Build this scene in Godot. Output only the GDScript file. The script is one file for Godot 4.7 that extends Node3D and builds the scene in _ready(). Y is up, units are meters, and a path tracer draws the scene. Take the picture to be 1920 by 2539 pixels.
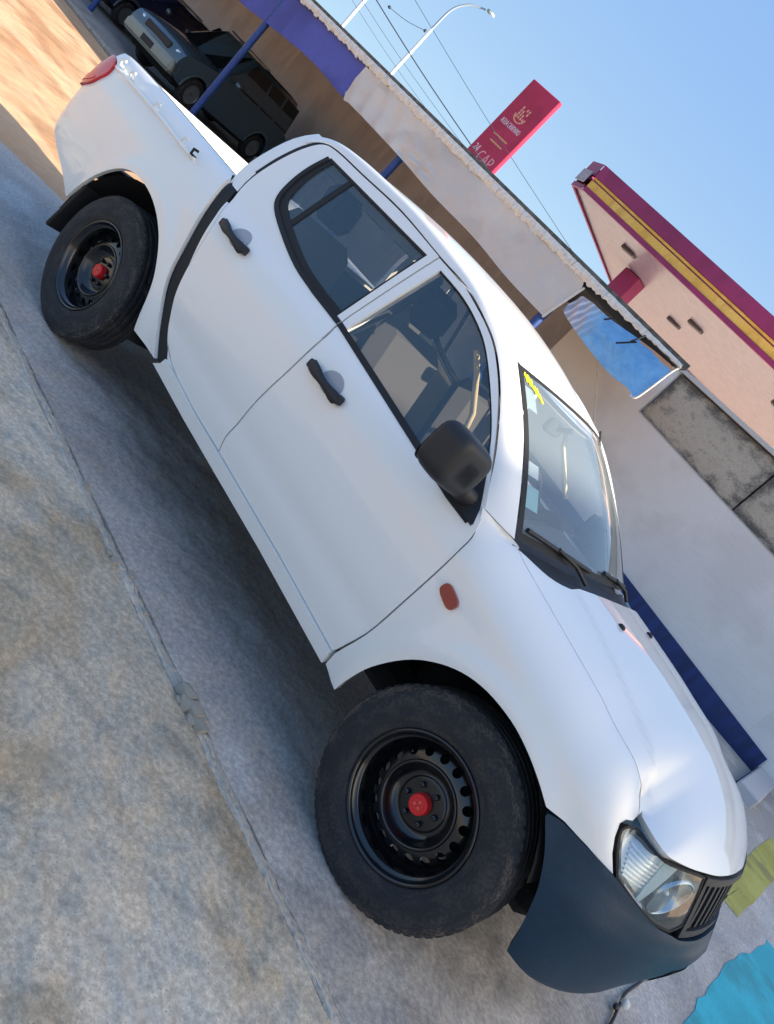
extends Node3D
# A white double-cab pickup parked on a cracked concrete yard, seen from a strongly tilted camera.
# x runs along the truck towards its nose, y is up, z towards the camera's side of the truck.

var M := {}
var root_names := {}

# ---------------------------------------------------------------- mesh builder
class MB:
	var v := PackedVector3Array()
	var n := PackedVector3Array()
	var uv := PackedVector2Array()
	var col := PackedColorArray()
	var use_col := false
	var cur := Color(1, 1, 1)
	func tri(a: Vector3, b: Vector3, c: Vector3, na: Vector3, nb: Vector3, nc: Vector3, ua := Vector2.ZERO, ub := Vector2.ZERO, uc := Vector2.ZERO) -> void:
		var g := (b - a).cross(c - a)
		if g.length_squared() < 1e-16:
			return
		if g.dot(na + nb + nc) > 0.0:
			v.append_array([a, c, b]); n.append_array([na, nc, nb]); uv.append_array([ua, uc, ub])
		else:
			v.append_array([a, b, c]); n.append_array([na, nb, nc]); uv.append_array([ua, ub, uc])
		if use_col:
			col.append_array([cur, cur, cur])
	func flat(a: Vector3, b: Vector3, c: Vector3, away: Vector3, ua := Vector2.ZERO, ub := Vector2.ZERO, uc := Vector2.ZERO) -> void:
		var g := (b - a).cross(c - a).normalized()
		if g.dot((a + b + c) / 3.0 - away) < 0.0:
			g = -g
		tri(a, b, c, g, g, g, ua, ub, uc)
	func quad(a: Vector3, b: Vector3, c: Vector3, d: Vector3, away: Vector3) -> void:
		flat(a, b, c, away, Vector2(0, 0), Vector2(1, 0), Vector2(1, 1)); flat(a, c, d, away, Vector2(0, 0), Vector2(1, 1), Vector2(0, 1))
	func commit() -> ArrayMesh:
		var m := ArrayMesh.new()
		if v.is_empty():
			return m
		var arr := []
		arr.resize(Mesh.ARRAY_MAX)
		arr[Mesh.ARRAY_VERTEX] = v
		arr[Mesh.ARRAY_NORMAL] = n
		arr[Mesh.ARRAY_TEX_UV] = uv
		if use_col:
			arr[Mesh.ARRAY_COLOR] = col
		m.add_surface_from_arrays(Mesh.PRIMITIVE_TRIANGLES, arr)
		return m

# ---------------------------------------------------------------- scene helpers
func part(parent: Node3D, called: String, mesh: Mesh, mat: Material, pos := Vector3.ZERO, rot := Vector3.ZERO) -> MeshInstance3D:
	var o := MeshInstance3D.new()
	o.name = called
	o.mesh = mesh
	o.material_override = mat
	o.position = pos
	o.rotation = rot
	parent.add_child(o, true)
	return o

func numbered(called: String) -> String:
	if not root_names.has(called):
		root_names[called] = 0
		return called
	root_names[called] += 1
	return "%s_%03d" % [called, root_names[called]]

func thing(called: String, label: String, category: String, pos := Vector3.ZERO, group := "") -> Node3D:
	var o := Node3D.new()
	o.name = numbered(called)
	add_child(o)
	o.position = pos
	tag(o, label, category, group)
	return o

func solo(called: String, label: String, category: String, mesh: Mesh, mat: Material, pos := Vector3.ZERO, group := "") -> MeshInstance3D:
	var o := part(self, numbered(called), mesh, mat, pos)
	tag(o, label, category, group)
	return o

func tag(o: Node, label: String, category: String, group := "") -> void:
	o.set_meta("label", label)
	o.set_meta("category", category)
	if group != "":
		o.set_meta("group", group)

func struct(called: String, mesh: Mesh, mat: Material, label := "") -> MeshInstance3D:
	var o := part(self, numbered(called), mesh, mat)
	o.set_meta("kind", "structure")
	if label != "":
		o.set_meta("label", label)
	return o

func mat(c: Color, rough := 0.6, metal := 0.0) -> StandardMaterial3D:
	var m := StandardMaterial3D.new()
	m.albedo_color = c
	m.roughness = rough
	m.metallic = metal
	return m

func grey_noise(freq: float, w: int, h: int, sd: int, octaves := 4) -> PackedByteArray:
	var f := FastNoiseLite.new()
	f.seed = sd
	f.noise_type = FastNoiseLite.TYPE_SIMPLEX_SMOOTH
	f.frequency = freq
	f.fractal_octaves = octaves
	var im := f.get_image(w, h, false, false, true)
	im.convert(Image.FORMAT_L8)
	return im.get_data()

# colour picture from three stops mixed by layered noise; stretch > 1 draws the pattern out along u
func mottled(w: int, h: int, cols: Array, freqs: Array, sd: int, speck := 0.06, stretch := 1.0) -> ImageTexture:
	var hh := int(h * stretch)
	var a := grey_noise(freqs[0], w, hh, sd)
	var b := grey_noise(freqs[1], w, hh, sd + 7)
	var c := grey_noise(freqs[2], w, h, sd + 13, 2)
	var out := PackedByteArray()
	out.resize(w * h * 3)
	var c0: Color = cols[0]
	var c1: Color = cols[1]
	var c2: Color = cols[2]
	for y in h:
		var ys := mini(int(y * stretch), hh - 1)
		for x in w:
			var i := ys * w + x
			var t := clampf((a[i] / 255.0 - 0.3) * 2.2, 0.0, 1.0)
			var k := clampf((b[i] / 255.0 - 0.52) * 4.0, 0.0, 1.0)
			var s := 1.0 + (c[y * w + x] / 255.0 - 0.5) * speck * 2.0
			var q := c0.lerp(c1, t).lerp(c2, k * 0.75)
			var o := (y * w + x) * 3
			out[o] = int(clampf(q.r * s, 0, 1) * 255.0)
			out[o + 1] = int(clampf(q.g * s, 0, 1) * 255.0)
			out[o + 2] = int(clampf(q.b * s, 0, 1) * 255.0)
	var im := Image.create_from_data(w, h, false, Image.FORMAT_RGB8, out)
	return ImageTexture.create_from_image(im)

func bumps(freq: float, sd: int, strength := 4.0, size := 512) -> ImageTexture:
	var f := FastNoiseLite.new()
	f.seed = sd
	f.frequency = freq
	f.fractal_octaves = 4
	var im := f.get_seamless_image(size, size)
	im.convert(Image.FORMAT_RGBA8)
	im.bump_map_to_normal_map(strength)
	return ImageTexture.create_from_image(im)

func textured(t: Texture2D, rough: float, bump: Texture2D = null, bump_scale := 0.5, tri := 0.0) -> StandardMaterial3D:
	var m := StandardMaterial3D.new()
	m.albedo_texture = t
	m.roughness = rough
	if bump:
		m.normal_enabled = true
		m.normal_texture = bump
		m.normal_scale = bump_scale
	if tri > 0.0:
		m.uv1_triplanar = true
		m.uv1_world_triplanar = true
		m.uv1_scale = Vector3.ONE * tri
	return m

# ---------------------------------------------------------------- shape helpers
func cr(pts: Array, n := 6) -> PackedVector2Array:        # smooth open curve through the points
	var out := PackedVector2Array()
	var k := pts.size()
	for i in k - 1:
		var b: Vector2 = pts[i]
		var c: Vector2 = pts[i + 1]
		var a: Vector2 = pts[i - 1] if i > 0 else b * 2.0 - c
		var d: Vector2 = pts[i + 2] if i < k - 2 else c * 2.0 - b
		for j in n:
			out.append(b.cubic_interpolate(c, a, d, float(j) / n))
	out.append(pts[k - 1])
	return out

func cr3(pts: Array, n := 6) -> PackedVector3Array:
	var out := PackedVector3Array()
	var k := pts.size()
	for i in k - 1:
		var b: Vector3 = pts[i]
		var c: Vector3 = pts[i + 1]
		var a: Vector3 = pts[i - 1] if i > 0 else b * 2.0 - c
		var d: Vector3 = pts[i + 2] if i < k - 2 else c * 2.0 - b
		for j in n:
			out.append(b.cubic_interpolate(c, a, d, float(j) / n))
	out.append(pts[k - 1])
	return out

func ring(c: Vector2, rx: float, ry: float, n := 16) -> PackedVector2Array:
	var out := PackedVector2Array()
	for i in n:
		out.append(c + Vector2(cos(TAU * i / n) * rx, sin(TAU * i / n) * ry))
	return out

func stadium(c: Vector2, rx: float, ry: float, turn := 0.0) -> PackedVector2Array:
	var out := PackedVector2Array()
	for i in 28:
		var a := TAU * i / 28.0
		out.append(c + Vector2(signf(cos(a)) * pow(absf(cos(a)), .62) * rx, signf(sin(a)) * pow(absf(sin(a)), .62) * ry).rotated(turn))
	return out

func rect(a: Vector2, b: Vector2) -> PackedVector2Array:
	return PackedVector2Array([a, Vector2(b.x, a.y), b, Vector2(a.x, b.y)])

func inset(poly: PackedVector2Array, d: float) -> PackedVector2Array:
	var r := Geometry2D.offset_polygon(poly, -d)
	var best: PackedVector2Array = r[0] if r.size() else poly
	for q in r:
		if q.size() > best.size(): best = q
	return best

func car_ref(p: Vector3) -> Vector3:
	return Vector3(clampf(p.x, -3.6, 0.0), 0.75, 0.0)

# a curved sheet: an outline (with holes) in a flat domain, cut by a grid and bent by map; its rim is turned in by thick
func patch(poly: PackedVector2Array, holes: Array, map: Callable, cell: Vector2, thick := 0.0, ref = null) -> ArrayMesh:
	var mb := MB.new()
	patch_into(mb, poly, holes, map, cell, thick, ref)
	return mb.commit()

func patch_into(mb: MB, poly: PackedVector2Array, holes: Array, map: Callable, cell: Vector2, thick := 0.0, ref = null) -> void:
	if Geometry2D.is_polygon_clockwise(poly):
		poly = poly.duplicate(); poly.reverse()
	var lo := poly[0]
	var hi := poly[0]
	for p in poly:
		lo = lo.min(p); hi = hi.max(p)
	var e := 0.0015
	var nf := func(p: Vector2, at: Vector3) -> Vector3:
		var g: Vector3 = (map.call(p + Vector2(e, 0)) - map.call(p - Vector2(e, 0))).cross(map.call(p + Vector2(0, e)) - map.call(p - Vector2(0, e)))
		g = g.normalized()
		var r: Vector3 = car_ref(at) if ref == null else ref
		return -g if g.dot(at - r) < 0.0 else g
	var nx := maxi(1, int(ceil((hi.x - lo.x) / cell.x)))
	var ny := maxi(1, int(ceil((hi.y - lo.y) / cell.y)))
	var step := Vector2((hi.x - lo.x) / nx, (hi.y - lo.y) / ny)
	for i in nx:
		for j in ny:
			var a := lo + Vector2(i * step.x, j * step.y)
			var pieces: Array = Geometry2D.intersect_polygons(rect(a, a + step), poly)
			for h in holes:
				var nextp := []
				for q in pieces:
					nextp.append_array(Geometry2D.clip_polygons(q, h))
				pieces = nextp
			for q in pieces:
				var idx := Geometry2D.triangulate_polygon(q)
				var P := []
				var N := []
				for p in q:
					var w: Vector3 = map.call(p)
					P.append(w); N.append(nf.call(p, w))
				for k in range(0, idx.size(), 3):
					mb.tri(P[idx[k]], P[idx[k + 1]], P[idx[k + 2]], N[idx[k]], N[idx[k + 1]], N[idx[k + 2]], q[idx[k]], q[idx[k + 1]], q[idx[k + 2]])
	if thick > 0.0:
		var loops := [poly]
		loops.append_array(holes)
		for lp in loops:
			var m: int = lp.size()
			var mid := Vector3.ZERO
			for k in m:
				var p0: Vector2 = lp[k]
				var p1: Vector2 = lp[(k + 1) % m]
				var cnt := maxi(1, int(ceil(absf(p1.x - p0.x) / (cell.x * 1.5) + absf(p1.y - p0.y) / (cell.y * 1.5))))
				for c in cnt:
					var qa := p0.lerp(p1, float(c) / cnt)
					var qb := p0.lerp(p1, float(c + 1) / cnt)
					var wa: Vector3 = map.call(qa)
					var wb: Vector3 = map.call(qb)
					var na: Vector3 = nf.call(qa, wa)
					var nb: Vector3 = nf.call(qb, wb)
					mid = (wa + wb) * 0.5 - na * thick
					var inn: Vector3 = map.call((qa + qb) * 0.5 + (qb - qa).orthogonal().normalized() * 0.01 * (1.0 if lp == poly else -1.0))
					mb.quad(wa, wb, wb - nb * thick, wa - na * thick, inn - na * thick * 0.5)

# grid of rows of points with smooth normals
func loft(rows: Array, close_u := false, close_v := false) -> ArrayMesh:
	var mb := MB.new()
	loft_into(mb, rows, close_u, close_v)
	return mb.commit()

func loft_into(mb: MB, rows: Array, close_u := false, close_v := false) -> void:
	var R := rows.size()
	var C: int = rows[0].size()
	var N := []
	for i in R:
		var rn := PackedVector3Array()
		for j in C:
			var j0 := (j - 1 + C) % C if close_v else maxi(j - 1, 0)
			var j1 := (j + 1) % C if close_v else mini(j + 1, C - 1)
			var i0 := (i - 1 + R) % R if close_u else maxi(i - 1, 0)
			var i1 := (i + 1) % R if close_u else mini(i + 1, R - 1)
			var g: Vector3 = (rows[i][j1] - rows[i][j0]).cross(rows[i1][j] - rows[i0][j])
			if g.length() < 1e-9:
				g = Vector3.UP
			rn.append(g.normalized())
		N.append(rn)
	for i in (R if close_u else R - 1):
		for j in (C if close_v else C - 1):
			var i2 := (i + 1) % R
			var j2 := (j + 1) % C
			var ua := Vector2(float(j) / C, float(i) / R)
			var ub := Vector2(float(j + 1) / C, float(i) / R)
			var uc := Vector2(float(j + 1) / C, float(i + 1) / R)
			var ud := Vector2(float(j) / C, float(i + 1) / R)
			mb.tri(rows[i][j], rows[i][j2], rows[i2][j2], N[i][j], N[i][j2], N[i2][j2], ua, ub, uc)
			mb.tri(rows[i][j], rows[i2][j2], rows[i2][j], N[i][j], N[i2][j2], N[i2][j], ua, uc, ud)

func tube_into(mb: MB, path: PackedVector3Array, r: float, sides := 8, r1 := -1.0) -> void:
	if r1 < 0.0: r1 = r
	var rows := []
	var k := path.size()
	var up := Vector3.UP
	for i in k:
		var d := (path[mini(i + 1, k - 1)] - path[maxi(i - 1, 0)]).normalized()
		if absf(d.dot(up)) > 0.95: up = Vector3.RIGHT if absf(d.x) < 0.9 else Vector3.FORWARD
		var s := d.cross(up).normalized()
		var t := s.cross(d).normalized()
		up = t
		var rr := lerpf(r, r1, float(i) / maxi(1, k - 1))
		var row := PackedVector3Array()
		for j in sides:
			row.append(path[i] + (s * cos(TAU * j / sides) + t * sin(TAU * j / sides)) * rr)
		rows.append(row)
	loft_into(mb, rows, false, true)
	for e in [0, k - 1]:
		for j in range(1, sides - 1):
			mb.flat(rows[e][0], rows[e][j], rows[e][j + 1], path[mini(e + 1, k - 1)] if e == 0 else path[e - 1])

func tube(path: PackedVector3Array, r: float, sides := 8, r1 := -1.0) -> ArrayMesh:
	var mb := MB.new()
	tube_into(mb, path, r, sides, r1)
	return mb.commit()

# lathe about the local z axis, profile of (radius, z)
func lathe(prof: Array, segs := 48) -> ArrayMesh:
	var rows := []
	for i in segs:
		var a := TAU * i / segs
		var row := PackedVector3Array()
		for p in prof:
			row.append(Vector3(cos(a) * p.x, sin(a) * p.x, p.y))
		rows.append(row)
	return loft(rows, true, false)

func cbox_into(mb: MB, lo: Vector3, hi: Vector3, b := 0.01, xf := Transform3D.IDENTITY) -> void:
	var c := (lo + hi) * 0.5
	var h := (hi - lo) * 0.5
	b = minf(b, minf(h.x, minf(h.y, h.z)) * 0.9)
	var P := {}
	for sx in [-1, 1]:
		for sy in [-1, 1]:
			for sz in [-1, 1]:
				var s := Vector3(sx, sy, sz)
				var o := c + s * h
				P[[sx, sy, sz, 0]] = xf * (o - Vector3(0, sy, sz) * b)
				P[[sx, sy, sz, 1]] = xf * (o - Vector3(sx, 0, sz) * b)
				P[[sx, sy, sz, 2]] = xf * (o - Vector3(sx, sy, 0) * b)
	var cc := xf * c
	for s in [-1, 1]:
		mb.quad(P[[s, -1, -1, 0]], P[[s, 1, -1, 0]], P[[s, 1, 1, 0]], P[[s, -1, 1, 0]], cc)
		mb.quad(P[[-1, s, -1, 1]], P[[1, s, -1, 1]], P[[1, s, 1, 1]], P[[-1, s, 1, 1]], cc)
		mb.quad(P[[-1, -1, s, 2]], P[[1, -1, s, 2]], P[[1, 1, s, 2]], P[[-1, 1, s, 2]], cc)
		for t in [-1, 1]:
			mb.quad(P[[s, t, -1, 0]], P[[s, t, 1, 0]], P[[s, t, 1, 1]], P[[s, t, -1, 1]], cc)
			mb.quad(P[[s, -1, t, 0]], P[[s, 1, t, 0]], P[[s, 1, t, 2]], P[[s, -1, t, 2]], cc)
			mb.quad(P[[-1, s, t, 1]], P[[1, s, t, 1]], P[[1, s, t, 2]], P[[-1, s, t, 2]], cc)
			for u in [-1, 1]:
				mb.flat(P[[s, t, u, 0]], P[[s, t, u, 1]], P[[s, t, u, 2]], cc)

func cbox(lo: Vector3, hi: Vector3, b := 0.01, xf := Transform3D.IDENTITY) -> ArrayMesh:
	var mb := MB.new()
	cbox_into(mb, lo, hi, b, xf)
	return mb.commit()

# flat outline in x,y pulled out from z0 to z1
func extrude(poly: PackedVector2Array, z0: float, z1: float, holes := []) -> ArrayMesh:
	var mb := MB.new()
	extrude_into(mb, poly, z0, z1, holes)
	return mb.commit()

func extrude_into(mb: MB, poly: PackedVector2Array, z0: float, z1: float, holes := []) -> void:
	if Geometry2D.is_polygon_clockwise(poly):
		poly = poly.duplicate(); poly.reverse()
	var pieces: Array = [poly]
	for h in holes:
		var lo: Vector2 = h[0]
		for p in h: lo = lo.min(p)
		var nextp := []
		var big := 1000.0
		for q in pieces:      # cut in two at the hole's left edge so that no piece keeps an inner loop
			var l := Geometry2D.intersect_polygons(q, rect(Vector2(-big, -big), Vector2(lo.x + 0.01, big)))
			var r := Geometry2D.intersect_polygons(q, rect(Vector2(lo.x + 0.01, -big), Vector2(big, big)))
			for w in l + r:
				nextp.append_array(Geometry2D.clip_polygons(w, h))
		pieces = nextp
	for q in pieces:
		var idx := Geometry2D.triangulate_polygon(q)
		for k in range(0, idx.size(), 3):
			for zz in [z0, z1]:
				var nn := Vector3(0, 0, signf(zz - (z0 + z1) * 0.5))
				var a: Vector2 = q[idx[k]]
				var b: Vector2 = q[idx[k + 1]]
				var c: Vector2 = q[idx[k + 2]]
				mb.tri(Vector3(a.x, a.y, zz), Vector3(b.x, b.y, zz), Vector3(c.x, c.y, zz), nn, nn, nn, a, b, c)
	var loops := [poly]
	loops.append_array(holes)
	for lp in loops:
		for k in lp.size():
			var a: Vector2 = lp[k]
			var b: Vector2 = lp[(k + 1) % lp.size()]
			var o := (b - a).orthogonal().normalized()
			if Geometry2D.is_point_in_polygon((a + b) * 0.5 + o * 0.002, lp) == (lp == poly): o = -o
			var nn := Vector3(o.x, o.y, 0)
			mb.tri(Vector3(a.x, a.y, z0), Vector3(b.x, b.y, z0), Vector3(b.x, b.y, z1), nn, nn, nn, a, b, b)
			mb.tri(Vector3(a.x, a.y, z0), Vector3(b.x, b.y, z1), Vector3(a.x, a.y, z1), nn, nn, nn, a, b, a)

# rounded pebble or lump
func lump(r: Vector3, sd: int, rough := 0.25, seg := 7) -> ArrayMesh:
	var f := FastNoiseLite.new()
	f.seed = sd
	f.frequency = 0.9
	var rows := []
	for i in seg:
		var th := PI * i / (seg - 1)
		var row := PackedVector3Array()
		for j in seg + 2:
			var ph := TAU * j / (seg + 2)
			var d := Vector3(sin(th) * cos(ph), cos(th), sin(th) * sin(ph))
			row.append(d * r * (1.0 + rough * f.get_noise_3dv(d * 1.7)))
		rows.append(row)
	return loft(rows, false, true)

# broken angular chunk of concrete
func chunk(r: float, R: RandomNumberGenerator) -> ArrayMesh:
	var pts := []
	for a in [-1, 1]:
		for b in [-1, 1]:
			for c in [-1, 1]:
				pts.append(Vector3(a * r * R.randf_range(.7, 1.35), b * r * R.randf_range(.45, .85), c * r * R.randf_range(.6, 1.1)))
	var mb := MB.new()
	for f in [[0, 1, 3, 2], [4, 5, 7, 6], [0, 1, 5, 4], [2, 3, 7, 6], [0, 2, 6, 4], [1, 3, 7, 5]]:
		var m: Vector3 = (pts[f[0]] + pts[f[1]] + pts[f[2]] + pts[f[3]]) * .25 * R.randf_range(1.05, 1.3)
		for k in 4:
			mb.flat(pts[f[k]], pts[f[(k + 1) % 4]], m, Vector3.ZERO)
	return mb.commit()

# ---------------------------------------------------------------- truck surfaces
const PLAN := [Vector2(-4.17, 0), Vector2(-4.17, .30), Vector2(-4.165, .58), Vector2(-4.15, .70), Vector2(-4.11, .785), Vector2(-4.03, .838), Vector2(-3.85, .858), Vector2(-3.5, .870), Vector2(-3, .876), Vector2(-2.5, .876), Vector2(-2, .876), Vector2(-1.5, .876), Vector2(-1, .876), Vector2(-.5, .875), Vector2(0, .872), Vector2(.2, .864), Vector2(.34, .845), Vector2(.46, .80), Vector2(.545, .745), Vector2(.615, .665), Vector2(.68, .55), Vector2(.73, .40), Vector2(.765, .2), Vector2(.78, 0)]
const SIDE_IN := [[.30, .075], [.36, .05], [.42, .035], [.5, .02], [.62, .008], [.75, 0.0], [.88, .002], [.98, .010], [1.06, .026], [1.12, .046], [1.16, .066], [1.19, .095], [1.21, .13]]
const HOOD_EDGE := [[-.7, 1.135], [-.48, 1.14], [-.31, 1.11], [.02, 1.06], [.17, 1.03], [.30, 1.01], [.39, .98], [.44, .94], [.49, .905], [1.3, .905]]
const HOOD_MID := [[-.5, 1.185], [-.27, 1.165], [0.0, 1.14], [.14, 1.122], [.26, 1.104], [.4, 1.075], [.5, 1.043], [.58, 1.003], [.64, .962], [.69, .915], [.75, .85]]
const ROOF_EDGE := [[-2.72, 1.55], [-2.62, 1.60], [-2.5, 1.632], [-2.3, 1.650], [-2.0, 1.662], [-1.7, 1.655], [-1.5, 1.640], [-1.3, 1.607], [-1.2, 1.583], [-1.072, 1.543], [-.9, 1.483]]
var plan_p := PackedVector2Array()
var plan_l := PackedFloat32Array()
var U_NOSE := 0.0
var U_TAIL := 0.0

func tab(x: float, T: Array) -> float:        # smooth look-up in a table
	var k := T.size()
	if x <= T[0][0]: return T[0][1]
	if x >= T[k - 1][0]: return T[k - 1][1]
	for i in k - 1:
		if x <= T[i + 1][0]:
			var h: float = T[i + 1][0] - T[i][0]
			var t: float = (x - T[i][0]) / h
			var d: float = (T[i + 1][1] - T[i][1]) / h
			var m0: float = d if i == 0 else (T[i + 1][1] - T[i - 1][1]) / (T[i + 1][0] - T[i - 1][0])
			var m1: float = d if i == k - 2 else (T[i + 2][1] - T[i][1]) / (T[i + 2][0] - T[i][0])
			var t2 := t * t
			var t3 := t2 * t
			return (2 * t3 - 3 * t2 + 1) * T[i][1] + (t3 - 2 * t2 + t) * h * m0 + (-2 * t3 + 3 * t2) * T[i + 1][1] + (t3 - t2) * h * m1
	return 0.0

func build_plan() -> void:
	plan_p = cr(PLAN, 30)
	plan_l.resize(plan_p.size())
	var l := 0.0
	var k1 := 0
	for i in plan_p.size():
		if i > 0: l += plan_p[i].distance_to(plan_p[i - 1])
		plan_l[i] = l
		if absf(plan_p[i].x + 1.0) < absf(plan_p[k1].x + 1.0): k1 = i
	var o := plan_l[k1] + 1.0
	for i in plan_l.size(): plan_l[i] -= o
	U_TAIL = plan_l[0]
	U_NOSE = plan_l[plan_l.size() - 1]

func plan_at(u: float) -> Vector2:
	if u >= U_NOSE: return plan_p[plan_p.size() - 1] + Vector2(0, -(u - U_NOSE))
	if u <= U_TAIL: return plan_p[0] + Vector2(0, -(U_TAIL - u))
	var i := clampi(plan_l.bsearch(u), 1, plan_l.size() - 1)
	return plan_p[i - 1].lerp(plan_p[i], (u - plan_l[i - 1]) / (plan_l[i] - plan_l[i - 1]))

func ss(a: float, b: float, x: float) -> float:
	return smoothstep(a, b, x)

# how far the skin lies inside the widest line: kinds 0 lower body, 1 doors and greenhouse, 2 front bumper
func inward(u: float, y: float, kind: int) -> float:
	var o := tab(y, SIDE_IN)
	if y > 1.21: o = .13 + (y - 1.21) * 2.0
	if kind == 1:
		var k := ss(1.06, 1.16, y)
		o = o * (1.0 - k) + (.060 + .36 * (y - 1.10) + .10 * pow(maxf(0.0, y - 1.35), 2.0)) * k
		if y < 1.2: o += .010 * exp(-pow((y - .60) / .05, 2.0)) * 0.5
		return o
	if u > -.75:
		var yt := tab(u, HOOD_EDGE)
		var t := clampf((y - (yt - .16)) / .1566, 0.0, .995)
		var w := ss(-.62, -.46, u)
		o = lerpf(o, tab(minf(y, .88), SIDE_IN) + .2 * (1.0 - sqrt(1.0 - t * t)) * (1.0 - ss(.40, .60, u)), w)
		# a soft flare round the front wheel
		var d := Vector2(u, y).distance_to(Vector2(-.04, .40))
		o -= .014 * exp(-pow((d - .44) / .05, 2.0)) * (1.0 - ss(.25, .4, u))
		if y > .70: o += .38 * (y - .70) * ss(.25, .9, u)
	elif u < -2.3:
		var d2 := Vector2(u, y).distance_to(Vector2(-2.94, .36))
		o -= .014 * exp(-pow((d2 - .53) / .06, 2.0))
	if kind == 2:
		var b := ss(.30, .36, y) * (1.0 - .75 * ss(.62, .74, y))
		o -= .034 * ss(.28, .55, u) * b + .028 * ss(.9, 1.25, u) * ss(.40, .58, y) * (1.0 - ss(.62, .70, y))
	return o

func body_pt(p: Vector2, kind: int, side: float, deeper := 0.0) -> Vector3:
	var c := plan_at(p.x)
	var d := (plan_at(p.x + .012) - plan_at(p.x - .012)).normalized()
	var o := inward(p.x, p.y, kind) + deeper
	return Vector3(c.x + d.y * o, p.y, (c.y - d.x * o) * side)

func bmap(kind: int, side: float, deeper := 0.0) -> Callable:
	return func(p: Vector2) -> Vector3: return body_pt(p, kind, side, deeper)

var hood_rim := PackedVector3Array()
func build_hood_rim() -> void:
	for p in cr(V([-.60, 1.140, -.47, 1.133, -.31, 1.104, .02, 1.054, .17, 1.024, .30, 1.003, .39, .972, .44, .934, .462, .912]), 6):
		hood_rim.append(body_pt(p, 0, 1.0) + Vector3(0, 0, -.007))
	for k in 40:
		var u := lerpf(.47, U_NOSE, k / 39.0)
		hood_rim.append(body_pt(Vector2(u, .914), 0, 1.0, .004))

func hood_edge_at(x: float) -> Vector2:       # (half width, height) of the bonnet's rim at x
	for i in range(hood_rim.size() - 1):
		var a := hood_rim[i]
		var b := hood_rim[i + 1]
		if x >= a.x and x <= b.x:
			var t := (x - a.x) / maxf(b.x - a.x, 1e-6)
			return Vector2(lerpf(a.z, b.z, t), lerpf(a.y, b.y, t))
	if x < hood_rim[0].x: return Vector2(hood_rim[0].z, hood_rim[0].y)
	return Vector2(.02, .914)

func hood_y(x: float, z: float) -> float:
	var a := absf(z)
	var e := hood_edge_at(x)
	var yc := maxf(tab(x, HOOD_MID), e.y)
	var y := yc - (yc - e.y) * pow(minf(a / maxf(e.x, .03), 1.15), 2.4)
	var zc := .43 + .26 * (x + .35)
	y += .013 * (1.0 - ss(zc - .016, zc + .016, a)) * (1.0 - ss(.25, .50, x))
	return y

func hood_pt(p: Vector2) -> Vector3:
	return Vector3(p.x, hood_y(p.x, p.y), p.y)

const WS_B := Vector3(-.479, 1.143, .729)
const WS_T := Vector3(-1.072, 1.543, .550)
func ws_pt(p: Vector2, deeper := 0.0) -> Vector3:      # p.x across -1..1, p.y 0 bottom .. 1 top
	var c := 1.0 - p.x * p.x
	var b := Vector3(WS_B.x + .105 * c, WS_B.y + .028 * c, WS_B.z * p.x)
	var t := Vector3(WS_T.x + .120 * c, WS_T.y + .030 * c, WS_T.z * p.x)
	var q := b.lerp(t, p.y)
	var bow := sin(PI * clampf(p.y, 0, 1)) * .028
	return q + Vector3(.56, .83, 0) * (bow - deeper)

func roof_pt(p: Vector2) -> Vector3:                   # p.x across -1..1, p.y 0 front .. 1 rear
	var t := p.x
	var xf := WS_T.x + .120 * (1.0 - t * t)
	var xr := -2.66
	var x := lerpf(xf, xr, p.y)
	var zi := lerpf(.550, .545, ss(-1.1, -2.4, x))
	var y := tab(x, ROOF_EDGE) + .052 * (1.0 - t * t) * (1.0 - .6 * ss(-2.45, -2.68, x)) * lerpf(.58, 1.0, ss(-.95, -1.35, x))
	return Vector3(x, y, zi * t)

func paint_part(parent: Node3D, called: String, poly: PackedVector2Array, holes: Array, kind: int, side: float, cell := Vector2(.05, .035), thick := .02) -> MeshInstance3D:
	return part(parent, called, patch(poly, holes, bmap(kind, side), cell, thick), M.paint)

func V(a: Array) -> Array:          # flat number list to points
	var o := []
	for i in range(0, a.size(), 2): o.append(Vector2(a[i], a[i + 1]))
	return o

func band(pts: PackedVector2Array, w: float) -> PackedVector2Array:   # a line given width
	var r := Geometry2D.offset_polyline(pts, w * .5, Geometry2D.JOIN_ROUND, Geometry2D.END_BUTT)
	return r[0]

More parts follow.
